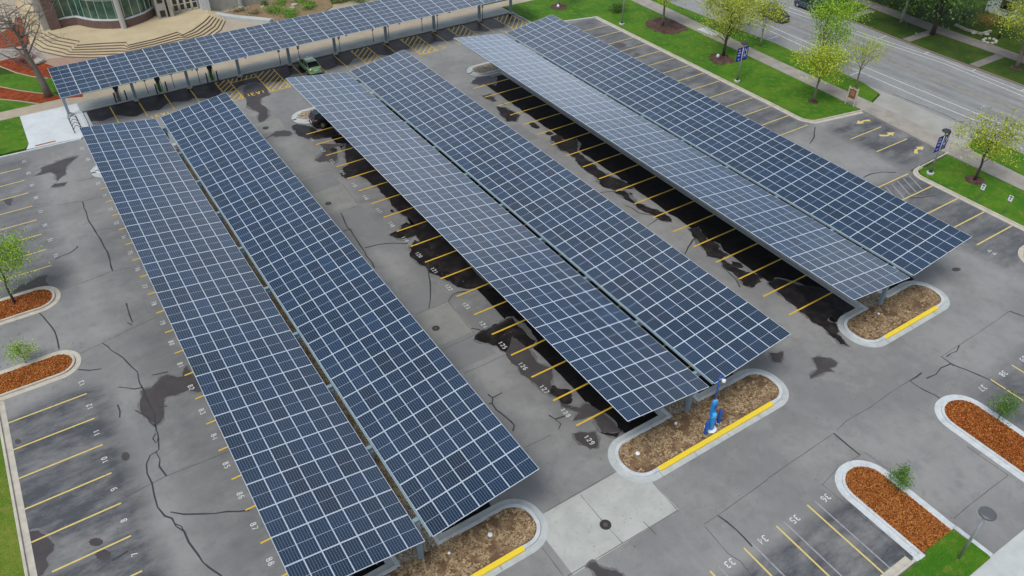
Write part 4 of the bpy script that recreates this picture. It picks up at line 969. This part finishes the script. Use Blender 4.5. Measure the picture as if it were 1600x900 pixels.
tree('small vase-shaped sparse tree on the verge behind the brown sign', (82.99,51.34,.12), 6.3, 2.4, 2.5, .10, 1500, .12, LY, BARK, 29, 16, 5, group=GT, sig=.3)
tree('sparse yellow-green tree on the lawn by the far banner lamp post', (75.68,31.12,.12), 6.4, 3.3, 2.0, .12, 3300, .15, LY2, BARKD, 31, 15, 5, group=GT, sig=.3)
tree('tree at the back lawn with only its lower trunk showing', (69.07,93.19,.12), 6.5, 2.4, 2.6, .12, 1500, .14, LY, BARK, 37, 10, 4, group=GT)
tree('large dense dark green tree on the far verge', (106.3,56.8,.12), 11.0, 7.2, 2.0, .27, 17000, .27, LD, BARKD, 41, 26, 5, group=GF, sig=.42, off=(.8,2.2))
tree('dark spreading tree beyond the far walk near the top edge', (112.5,80,.12), 9.5, 6.2, 1.6, .35, 10000, .27, LD, BARKD, 43, 20, 5, group=GF, sig=.45)
tree('olive thin-leaved tree across the street, left of the large dark one', (106.54,61.9,.12), 9.5, 3.8, 3.0, .22, 3500, .17, LO, BARKL, 43, 16, 5, group=GF)
tree('yellow-green tree across the street in front of the green house', (105.33,44.2,.12), 8.5, 4.1, 2.4, .24, 5000, .17, LY2, BARK, 47, 16, 5, group=GF)
tree('dark bushy tree across the street behind the parked dark blue car', (111.5,71.0,.12), 8.5, 5.4, 1.6, .3, 9000, .26, LD, BARKD, 53, 18, 4, group=GF, sig=.5)
tree('bare thin tree beside the window of the green house', (112.6,51.0,.12), 7.0, 2.6, 2.2, .10, 700, .14, LO, BARKD, 59, 12, 5, group=GF)
tree('olive tree in the yard between the large dark tree and the house', (115.5,58.0,.12), 7.0, 3.2, 1.6, .16, 3500, .16, LO, BARK, 61, 14, 4, group=GF)
tree('dark tree standing at the top corner beyond the far walk', (114,65,.12), 10, 4.6, 1.5, .3, 9000, .24, LD, BARKD, 67, 16, 4, group=GF, sig=.5)
def sap(label, base, h, R, n, lm, seed, zb=.12): return tree(label, (*base, zb), h, R, 0.35, .035, int(n*1.5), .09, lm, BARK, seed, 9, 3, name='sapling', cat='sapling', group='saplings in the mulch islands', sig=.55)
sap('tiny bright green sapling in the orange mulch island near stall number 13', (-7.55,54.2), 1.75, .85, 700, LG, 3)
sap('small dark green sapling in the island beside stall number 37', (47.75,11.75), 2.3, .80, 900, LS, 4)
sap('tiny green sapling at the kerb of the island beside stall number 36', (36.9,11.9), 1.7, .66, 700, LS, 6)
GS = 'shrubs in the raised bed behind the back canopy'
for i, (px, py, R, H, n, m_, lab) in enumerate(((428,20,1.5,.8,900,LB,'wide bright green mound shrub in the bed, near its low wall'),(455,27,1.9,.8,1200,LB,'large bright green shrub right at the back canopy edge'),(484,13,1.3,.8,700,LB,'round green shrub at the street end of the raised bed'),
      (414,9,.7,.7,300,LD,'small dark green shrub near the silver column'),(440,6,1.5,.6,500,LB,'green ground-hugging shrub between the boulders'),(372,18,1.2,.5,260,LO,'thin olive shrub at the tip of the raised bed'),(398,22,1.2,.4,260,LO,'thin brownish shrub in the middle of the raised bed'),(470,3,1.4,.7,600,LB,'bright shrub at the far side of the raised bed'))):
    shrub(lab, G(px,py,.2), R, H, n, .16, m_, 70+i, GS, zb=.2)
for i, (px, py, R, H, n, m_, lab, zb) in enumerate(((40,97,1.9,1.2,900,LP,'bare purple twiggy shrub at the foot of the bare tree',.14),(60,42,1.6,.8,350,LO,'olive shrub on the slope left of the glass building',.14),(48,30,1.5,.8,300,LO,'olive shrub among pale boulders left of the building',.14),
      (965,17,1.6,1.1,1300,LD,'dark low evergreen shrub beside the first lamp post on the lawn',.12),(1545,38,2.3,1.2,1200,LR,'golden bronze shrub in the yard of the green house',.12),(1392,8,2.2,1.4,1400,LD,'dark hedge shrub across the street at the top',.12),(560,4,1.8,1.3,900,LD,'dark shrub showing over the back canopy',.12),(590,-3,2.2,1.6,900,LB,'bright shrub showing over the back canopy',.12),(530,4,1.6,1.0,600,LO,'olive shrub beside the path behind the back canopy',.12))):
    shrub(lab, G(px,py,.12), R, H, n, .15, m_, 90+i, zb=zb)
# boulders
def boulder(label, p, r_, seed, zb=.14, grp='pale boulders among the plants'):
    rs = np.random.RandomState(seed); n = 9; secs = []
    for k, (f, z) in enumerate(((.85,-.1),(1,.2),(.85,.5),(.45,.7))):
        secs.append([(p[0]+math.cos(2*PI*j/n)*r_*f*rs.uniform(.8,1.15)*1.25, p[1]+math.sin(2*PI*j/n)*r_*f*rs.uniform(.8,1.15), zb+z*r_*rs.uniform(.9,1.1)) for j in range(n)])
    o = MB().loft(secs).build('boulder', ROCK); tag(o, label, 'boulder', grp)
for i, (px, py, r_, lab) in enumerate(((32,18,.7,'pale boulder at the top of the slope by the lawn'),(30,26,.55,'pale boulder below the topmost one on the slope'),(53,26,.8,'flat pale stone slab among red mulch'),(61,41,.5,'yellowish rounded boulder under the branches'),(50,34,.4,'small white stone between the slabs'),(43,54,.45,'white stone beside the bare trunk'),(60,98,.7,'pale boulder at the edge of the rose paving'),
      (411,11,.35,'small white stone by the dark shrub in the raised bed'),(460,9,.5,'pale boulder inside the raised bed'),(457,14,.4,'lower pale boulder inside the raised bed'),(425,31,.3,'small stone at the end of the low wall'),(1521,52,.4,'stone along the edging of the far yard'),(1541,54,.35,'rightmost stone along the edging of the far yard'))):
    boulder(lab, G(px,py,.14), r_, i+2)
t_ = thing('stone_ring', 'ring of pale stones round a tiny flower bed across the street', 'stone ring', (*G(1546,65,.12),.12))
for k in range(9):
    a = 2*PI*k/9; MB().lathe([(.2,.1),(.24,.25),(.12,.38)], (t_.location[0]+.95*math.cos(a), t_.location[1]+.75*math.sin(a), 0), 7).build('stone', ROCK, t_)
for pts in ([(x, y) for x, y in ((1008,40),(1014,32),(1030,28),(1050,31),(1066,39),(1077,46),(1062,51),(1040,53),(1022,50))], [(1108,93),(1112,85),(1124,84),(1138,88),(1150,94),(1143,99),(1128,101),(1114,98)]):
    struct(MB().prism(fract([G(*p,.12) for p in pts], .25, 2, 4), .05, .15).build('mulch_ring', MULCHD))
for (x, y, r_) in ((76.0,51.73,.6),(75.68,31.12,.95),(69.07,93.19,1.3),(83.4,57.6,.5),(105.33,44.2,.7)):
    struct(MB().prism(fract([(x+r_*math.cos(k*PI/6), y+r_*math.sin(k*PI/6)) for k in range(12)], .15, 1, 3), .05, .145).build('mulch_ring', MULCHD))

# ------------------------------------------------------------------ lamp posts, signs
def lamp_post(label, base, h, banners=False, foot=True, zb=.12, h2=.42):
    x, y = base; t_ = thing('lamp_post', label, 'lamp post', (x, y, zb), group='round-headed lamp posts')
    if foot: MB().lathe([(.36,zb-.1),(.36,zb+.16),(.30,zb+.2)], (x,y,0), 20).build('footing', CONC, t_); MB().lathe([(.22,zb+.2),(.22,zb+.28),(.12,zb+.3)], (x,y,0), 16).build('base_plate', IRON, t_)
    MB().lathe([(.095,zb),(.075,h)], (x,y,0), 14).build('pole', ALU, t_, smooth=True)
    MB().lathe([(.05,h),(.12,h+.08),(h2,h+.12),(h2,h+.2),(h2*.75,h+.27),(.05,h+.3)], (x,y,0), 28).build('lamp_head', IRON if h2 < .45 else mat('grey_lamp_head', (.10,.10,.105), .5), t_)
    if banners:
        for s_ in (-1, 1):
            x0, x1 = sorted((x+s_*.11, x+s_*.92)); z1, z0 = h-.35, h-1.95
            b = MB().box(x0, y-.012, z0, x1, y+.012, z1).build('banner', NAVY, t_)
            a_ = MB(); a_.box(min(x,x+s_*.98), y-.02, z1, max(x,x+s_*.98), y+.02, z1+.05); a_.box(min(x,x+s_*.98), y-.02, z0-.05, max(x,x+s_*.98), y+.02, z0); a_.build('banner_arm', IRON, t_)
            mk = MB(); yy = y-.016
            def stroke(pts, wd):
                pts = [np.array(p) for p in pts]
                for p, q in zip(pts, pts[1:]): mk.bar((x0+p[0]*.81, yy, z0+p[1]*1.6), (x0+q[0]*.81, yy, z0+q[1]*1.6), .006, wd)
            if s_ < 0:
                for r_ in range(3):
                    for c_ in range(2 if r_ != 1 else 3): stroke([(.24+c_*.2,.82-r_*.19),(.34+c_*.2,.90-r_*.19),(.36+c_*.2,.80-r_*.19)], .05)
                stroke([(.25,.62),(.75,.62)], .035); stroke([(.25,.42),(.75,.42)], .035); stroke([(.35,.14),(.6,.2),(.62,.1),(.38,.12)], .05)
            else:
                stroke([(.2,.92),(.2,.62)], .13); stroke([(.2,.92),(.72,.62)], .12); stroke([(.74,.92),(.74,.62)], .12); stroke([(.22,.56),(.22,.34),(.70,.34),(.74,.56)], .12); stroke([(.22,.2),(.78,.2)], .04)
            mk.build('banner_print', WHITE, b)
    return t_
lamp_post('plain lamp post on the back lawn with its head out of view', G(971.5,38,.12), 6.2)
lamp_post('lamp post with two navy banners beside the mulch ring tree', G(1151.5,127,.12), 4.75, True)
lamp_post('lamp post with two navy banners at the corner of the driveway', G(1453,271,.12), 4.75, True)
lamp_post('bare grey lamp post on the near corner lawn', G(1497.5,872,.12), 4.35, False, False, h2=.46)
# brown sign on two posts
a = np.array(G(1320.6,162,.12)); b = np.array(G(1333.4,167.4,.12)); t_ = thing('wooden_sign', 'brown notched wooden sign board between two cream posts by the driveway', 'sign', (*((a+b)/2),.12))
for p in (a, b): MB().box(p[0]-.06, p[1]-.06, 0, p[0]+.06, p[1]+.06, 2.35).build('post', KERBT, t_, bevel=.01)
du = (b-a)/np.linalg.norm(b-a); nn = np.array([-du[1], du[0]]); L_ = np.linalg.norm(b-a)
def plate(m_, s0, s1, z0, z1, zc, off, th):
    pts = [(s0,z0),(s1,z0),(s1,z1),((s0+s1)/2+.12,z1),((s0+s1)/2,zc),((s0+s1)/2-.12,z1),(s0,z1)]; n_ = len(pts)
    f = [(*(a+du*s_+nn*off), z) for s_, z in pts]; k = [(*(a+du*s_+nn*(off+th)), z) for s_, z in pts]
    return m_.add(f+k, [tuple(range(n_)), tuple(range(2*n_-1,n_-1,-1))]+[(i,n_+i,n_+(i+1)%n_,(i+1)%n_) for i in range(n_)])
plate(MB(), .04, L_-.04, .95, 2.2, 2.4, -.05, .1).build('board_rim', KERBT, t_, recalc=True)
bd = plate(MB(), .12, L_-.12, 1.03, 2.12, 2.3, -.062, .124).build('board', SIGNB, t_, recalc=True)
ln = MB()
for s_ in (-1, 1):
    for z, l in ((1.85,.5),(1.65,.7),(1.45,.6)): c_ = a+du*L_/2+nn*.066*s_; ln.bar((*(c_-du*l*L_/3),z), (*(c_+du*l*L_/3),z), .01, .045)
ln.build('carved_lines', KERBT, bd)
def acc_sign(label, base, h=2.05):
    x, y = base; t_ = thing('accessible_parking_sign', label, 'parking sign', (x,y,.12), group='accessible parking signs on the lawn edge')
    MB().box(x-.025, y-.025, .1, x+.025, y+.025, h+.1).build('post', mat('green_sign_post', (.09,.16,.11), .6), t_)
    b = MB().box(x-.05, y-.19, h-.5, x-.03, y+.19, h+.08).build('plate', WHITE, t_, bevel=.004)
    m_ = MB(); m_.box(x-.056, y-.11, h-.12, x-.051, y+.11, h+.03); m_.box(x-.056, y-.05, h-.38, x-.051, y+.05, h-.19); m_.build('plate_print', mat('sign_blue', (.02,.06,.22), .6), b)
acc_sign('white accessible parking sign on a thin post near the lone lawn tree', G(1526,316,.12))
acc_sign('white accessible parking sign at the lawn edge closest to the frame corner', G(1568,334,.12))
# posts, chargers and bollards under the back canopy
def pedestal(label, base, cable):
    x, y = base; t_ = thing('charging_station', label, 'charging station', (x,y,.125), group='vehicle chargers under the back canopy')
    MB().box(x-.16, y-.12, .1, x+.16, y+.12, 1.75).build('cabinet', mat('dark_cabinet', (.03,.04,.07), .5), t_, bevel=.02)
    MB().box(x-.3, y-.14, 1.55, x+.3, y+.14, 2.05).build('head', mat('charger_head', (.02,.025,.06), .5), t_, bevel=.03)
    for s_ in (-1, 1): MB().tube([(x+s_*.2,y-.15,1.6),(x+s_*.3,y-.3,1.0),(x+s_*.18,y-.32,.35),(x+s_*.05,y-.2,.25),(x+s_*.06,y-.16,1.3)], .045, 6).build('cable', cable, t_)
    return t_
pedestal('double charger with grey cables on a white base, nearest the bike rack', G(187,157,.125), ALU)
pedestal('charger with bright green cables left of the second canopy post pair', G(251,143,.125), CORD)
pedestal('charger with bright green cables beside the hatched stall', G(332,125,.125), CORD)
labs = ['left bollard guarding the charger with grey cables','right bollard guarding the charger with grey cables','left bollard beside the first green cable charger','right bollard beside the first green cable charger','left bollard beside the charger at the hatched stall','right bollard beside the charger at the hatched stall']
for lab, p in zip(labs, ((182,160),(199,156),(246,146),(262,142),(325,128.5),(341,125))):
    x, y = G(*p,.125); t_ = thing('bollard', 'dark grey '+lab, 'bollard', (x,y,.125), group='dark bollards beside the chargers'); MB().lathe([(.075,.1),(.075,1.25),(.05,1.32)], (x,y,0), 14).build('tube', IRON, t_)
    MB().lathe([(.12,.1),(.12,.14)], (x,y,0), 14).build('foot_plate', IRON, t_)
for k, (p, w_) in enumerate(zip(((232,147),(273,137),(313,130),(439,101),(469,96),(532,80),(584,66),(608,60),(660,48),(684,43),(754,30)),
     ('between the first two chargers','just right of the first green cable charger','left of the hatched stall charger','left of the green car','behind the nose of the green car','right of the green car','at the second hatched bay','close to the sixth canopy post','left of the fourth hatched bay','beside the seventh canopy post','left of the last hatched bay'))):
    x, y = G(*p,.125); t_ = thing('sign_post', 'thin stall sign post on the walk '+w_, 'sign post', (x,y,.125), group='thin sign posts along the canopy walk')
    MB().box(x-.03, y-.03, .1, x+.03, y+.03, 2.3).build('post', IRON, t_); MB().box(x-.15, y-.045, 1.75, x+.15, y-.032, 2.2).build('plate', ALU, t_)
# bicycle rack on the corner paving
t_ = thing('bicycle_rack', 'grey steel bicycle rack of round hoops on the white corner paving', 'bicycle rack', (2.35,91.6,.13))
for k, x in enumerate((1.95,2.75)): MB().tube([(x,89.9,.2),(x,94.3,.2)], .035, 6).build('rail', IRON, t_)
for k in range(5):
    y = 90.3+k*.9; MB().tube([(2.35+.4*math.cos(a), y, .2+.62*math.sin(a)) for a in np.linspace(0,PI,11)], .032, 6).build('hoop', IRON, t_)

# ------------------------------------------------------------------ blue call tower with its bollards, white caps in the beds
x, y = 30.55, 21.95; t_ = thing('call_tower', 'bright blue emergency call tower with arched mast and white dome', 'call tower', (x,y,.12))
MB().lathe([(.42,.0),(.42,.19),(.36,.21)], (x,y,0), 28).build('footing', WHITE, t_)
MB().lathe([(.215,.2),(.215,1.32),(.18,1.42)], (x,y,0), 24).build('lower_housing', BLUE, t_, smooth=False)
MB().lathe([(.17,1.42),(.17,1.66),(.12,1.75),(.02,1.78)], (x,y-.06,0), 18).build('phone_hood', BLUEL, t_)
MB().box(x-.16, y+.0, 1.40, x+.16, y+.27, 2.62).build('upper_housing', BLUE, t_, bevel=.05)
MB().box(x-.13, y-.025, 2.1, x+.13, y+.0, 2.45).build('call_panel', BLUED, t_)
MB().box(x-.145, y+.02, 2.63, x+.145, y+.25, 2.86).build('beacon', BLUEL, t_, bevel=.03)
ar = [(x,y+.2,2.7),(x+.02,y+.22,3.6),(x+.05,y+.25,4.1),(x+.15,y+.35,4.5),(x+.38,y+.45,4.68),(x+.6,y+.4,4.5),(x+.66,y+.35,4.25)]
MB().tube(ar, .045, 8).build('mast', BLUED, t_, smooth=True)
MB().lathe([(.05,4.3),(.13,4.22),(.15,4.08),(.10,3.98),(.03,3.95)], (x+.66,y+.35,0), 16).build('dome', WHITE, t_, smooth=True)
for (bx, by), lab in (((29.95,21.82),'deep blue bollard on the gravel post side of the call tower'),((31.4,22.05),'deep blue bollard right of the call tower')):
    t_ = thing('bollard', lab, 'bollard', (bx,by,.12), group='deep blue bollards by the call tower')
    MB().lathe([(.13,.1),(.13,1.28),(.10,1.36),(.03,1.39)], (bx,by,0), 18).build('tube', BLUED, t_); MB().lathe([(.17,.1),(.17,.15)], (bx,by,0), 18).build('footing', WHITE, t_)
for p, lab in (((996.3,709),'larger white cap at the rounded end of the call tower island'),((1056,662),'white cap beside the canopy post on the call tower island'),((1372.5,491),'white cap in the straw of the island nearest the street'),((766,836),'larger white cap in the straw of the nearest island'),((702,865),'small white cap next to the gravel on the nearest island')):
    cx_, cy_ = G(*p,.12); t_ = thing('pipe_cap', lab, 'pipe cap', (cx_,cy_,.12), group='white pipe caps in the straw beds'); r_ = .16 if 'larger' in lab else .1
    MB().lathe([(r_,.08),(r_,.2),(r_*.7,.25),(.02,.27)], (cx_,cy_,0), 16).build('cap', WHITE, t_, smooth=True)
    MB().lathe([(r_*1.1,.07),(r_*1.1,.14)], (cx_,cy_,0), 16).build('collar', GUT, t_)
for p, lab in (((1121.5,89),'white utility cap in the mulch ring beside the slender trunk'),((872,11),'white utility cap by the trunk at the top of the back lawn')):
    cx_, cy_ = G(*p,.14); tag(MB().lathe([(.2,.1),(.22,.35),(.12,.5),(.02,.54)], (cx_,cy_,0), 14).build('utility_cap', WHITE, smooth=True), lab, 'utility cap')

# ------------------------------------------------------------------ vehicles (local: x forward)
TYRE = mat('tyre_rubber', (.015,.015,.015), .85); RIM = mat('alloy_rim', (.45,.46,.48), .35, .7); RED = mat('tail_light_red', (.45,.015,.012), .25); LENS = mat('clear_lens', (.7,.72,.75), .15); PLATE = mat('number_plate', (.6,.62,.62), .5)
def car(label, loc, rz, paint, kind='sedan', trim=None):
    t_ = thing('parked_car' if 'driving' not in label else 'car', label, 'car', (loc[0],loc[1],loc[2] if len(loc) > 2 else .004), rz)
    if kind == 'sedan':
        secs = [(-2.3,.70,.36,.72,.78),(-2.22,.80,.26,.90,.97),(-1.75,.87,.22,.97,1.04),(-.9,.89,.2,.95,1.0),(.4,.89,.2,.92,.97),(1.15,.88,.2,.90,.97),(1.8,.84,.22,.80,.88),(2.2,.74,.26,.64,.72),(2.32,.58,.34,.55,.6)]
        gh = [(-1.85,.72,.70,1.03),(-1.1,.80,.62,1.40),(-.5,.81,.61,1.46),(.2,.81,.61,1.44),(.55,.81,.62,1.36),(1.3,.76,.72,.96)]; wb, wr, roof = 1.33, .32, (-1.05,.5)
    else:
        secs = [(-2.3,.74,.40,.95,1.02),(-2.22,.84,.30,1.08,1.14),(-1.6,.90,.25,1.10,1.15),(-.6,.91,.24,1.07,1.12),(.6,.91,.24,1.04,1.10),(1.2,.90,.24,1.02,1.09),(1.85,.86,.26,.94,1.03),(2.2,.78,.30,.78,.88),(2.32,.62,.38,.66,.72)]
        gh = [(-2.2,.76,.70,1.14),(-1.95,.80,.66,1.56),(-1.2,.83,.66,1.67),(.0,.83,.66,1.69),(.45,.83,.66,1.60),(1.35,.78,.74,1.08)]; wb, wr, roof = 1.36, .36, (-1.98,.42)
    def sec(x, hw, z0, zb, zt):
        h = [(hw*.86,z0),(hw*.97,z0+.08),(hw,z0+.28),(hw*.99,zb-.12),(hw*.94,zb),(hw*.62,zt)]
        return [(x, a, z) for a, z in h]+[(x, -a, z) for a, z in h[::-1]]
    MB().loft([sec(*s_) for s_ in secs]).build('body', paint, t_, world=False, smooth=True, recalc=True)
    def g2(x, hb, ht, z, e=0): return [(x,hb+e,.86),(x,hb+e,.98),(x,ht+e,z-.03+e),(x,ht*.75,z+e),(x,-ht*.75,z+e),(x,-ht-e,z-.03+e),(x,-hb-e,.98),(x,-hb-e,.86)]
    MB().loft([g2(*s_) for s_ in gh]).build('windows', GLASSK, t_, world=False, recalc=True)
    # roof skin and the pillars stand a centimetre proud of the glass
    rs_ = [s_ for s_ in gh if roof[0]-.1 <= s_[0] <= roof[1]+.1]
    MB().loft([[(s_[0], s_[2]+.012, s_[3]-.10),(s_[0], s_[2]+.012, s_[3]-.01),(s_[0], s_[2]*.75, s_[3]+.018),(s_[0], -s_[2]*.75, s_[3]+.018),(s_[0], -s_[2]-.012, s_[3]-.01),(s_[0], -s_[2]-.012, s_[3]-.10)] for s_ in rs_]).build('roof', paint, t_, world=False, recalc=True)
    pl = MB()
    for s_ in (-1, 1):
        A0, A1 = gh[-1], gh[-2]; pl.bar((A0[0]-.05, s_*(A0[1]+.0), .98), (A1[0], s_*(A1[2]+.01), A1[3]-.03), .05, .07)
        B0, B1 = gh[0], gh[1]; pl.bar((B0[0]+.12, s_*(B0[1]+.02), 1.0), (B1[0]+.03, s_*(B1[2]+.01), B1[3]-.04), .06, .13)
        pl.bar((-.35, s_*.815, .97), (-.35, s_*(gh[2][2]+.012), gh[2][3]-.05), .04, .08)
        if kind != 'sedan': pl.bar((-1.2, s_*.835, 1.0), (-1.2, s_*(gh[2][2]+.012), gh[2][3]-.05), .04, .10)
    pl.build('pillars', paint, t_, world=False)
    yw = secs[3][1]
    for sx in (-1, 1):
        for s_ in (-1, 1):
            wx = sx*wb; MB().tube([(wx, s_*(yw-.16), wr),(wx, s_*(yw+.004), wr)], wr+.055, 20).build('wheel_arch', IRON, t_, world=False)
            w_ = MB().tube([(wx, s_*(yw-.19), wr),(wx, s_*(yw-.02), wr),(wx, s_*(yw+.02), wr)], [wr,wr,wr-.03], 22).build('wheel', TYRE, t_, world=False)
            r_ = MB().tube([(wx, s_*(yw), wr),(wx, s_*(yw+.03), wr)], [wr*.62,wr*.56], 14).build('rim', RIM, w_, world=False)
    zt = secs[1][3]
    for s_ in (-1, 1):
        b = MB()
        if kind == 'sedan': b.box(-2.29, min(s_*.38,s_*.76), zt-.20, -2.15, max(s_*.38,s_*.76), zt-.03)
        else: b.box(-2.3, min(s_*.55,s_*.80), zt-.22, -2.14, max(s_*.55,s_*.80), zt+.08)
        b.build('tail_light', RED, t_, world=False, bevel=.02)
        MB().box(2.02, min(s_*.42,s_*.76), .62, 2.2, max(s_*.42,s_*.76), .76).build('headlight', LENS, t_, world=False, bevel=.02)
        MB().box(.72, min(s_*.86,s_*1.02), .98, .9, max(s_*.86,s_*1.02), 1.12).build('side_mirror', paint, t_, world=False, bevel=.02)
    MB().box(-2.335, -.26, .62, -2.28, .26, .76).build('number_plate', PLATE, t_, world=False)
    MB().box(-2.34, -.80, .34, -2.2, .80, .52).build('bumper', trim or paint, t_, world=False, bevel=.04)
    return t_
def paintm(name, c, r_=.25): m = mat(name, c, r_, .15, spec=.6); m.node_tree.nodes['Principled BSDF'].inputs['Coat Weight'].default_value = .6; return m
car('light green sedan parked nose to the walk under the back canopy', (29.85,92.3), PI/2, paintm('light_green_paint', (.20,.36,.16)), 'sedan')
car('black crossover with red tail lights tucked under the middle canopy', (26.55,77.62,.008), 0, paintm('black_paint', (.008,.009,.011)), 'suv')
car('dark slate blue crossover parked at the far kerb of the street', (99.9,72.9,.016), PI/2, paintm('slate_blue_paint', (.035,.06,.08)), 'suv')
car('dark green car driving in the near lane, half hidden behind spring leaves', (*G(1208,29),.016), PI/2, paintm('dark_green_paint', (.02,.045,.03)), 'sedan')

# ------------------------------------------------------------------ house across the street
h_ = thing('house', 'sage green house with a pale porch wing at the top corner across the street', 'house', (124,48,.12))
SAGE = mat('sage_siding', (.24,.28,.20), .8); PALE = mat('pale_siding', (.50,.54,.50), .8); ROOF = mat('grey_shingles', (.16,.155,.16), .9, noise=(3,(.22,.21,.21),.4,.7))
MB().box(119.6, 38, 0, 131, 52.5, 5.6).build('wall', SAGE, h_)
sd = MB()
for k in range(1, 18): sd.box(119.57, 38, .3*k, 119.6, 52.5, .3*k+.03)
sd.build('siding_boards', mat('sage_shadow_board', (.20,.235,.17), .8), h_)
MB().add([(118.9,37.4,5.5),(118.9,53.1,5.5),(131.6,53.1,5.5),(131.6,37.4,5.5),(125.2,37.4,9.3),(125.2,53.1,9.3)], [(0,1,5,4),(3,4,5,2),(0,4,3),(1,2,5),(0,3,2,1)]).build('roof', ROOF, h_, recalc=True)
MB().box(121, 52.52, 0, 129, 58.2, 3.1).build('porch_wing', PALE, h_)
MB().add([(120.6,52.5,3.1),(129.4,52.5,3.1),(129.4,58.8,3.1),(120.6,58.8,3.1),(120.6,52.5,4.7),(129.4,52.5,4.7)], [(3,2,5,4),(0,4,5,1),(0,3,4),(1,5,2),(0,1,2,3)]).build('porch_roof', mat('pale_roof', (.40,.43,.40), .8), h_, recalc=True)
for y0 in (49.1,44.6,40.2):
    f = MB().box(119.5, y0-.1, 1.1, 119.62, y0+1.5, 3.0).build('window', KERBW, h_); MB().box(119.47, y0+.05, 1.25, 119.51, y0+1.35, 2.85).build('pane', GLASSK, f)
f = MB().box(120.9, 54, 1.0, 121.02, 56.4, 2.5).build('window', KERBW, h_); MB().box(120.87, 54.15, 1.15, 120.91, 56.25, 2.35).build('pane', GLASSK, f)
tag(MB().strip([G(1492,40,.12), G(1510,48,.12), G(1533,54,.12), G(1548,50,.12)], .3, .1, .3).build('yard_edging', ROCK), 'low rough stone edging round the bronze shrub across the street', 'edging')
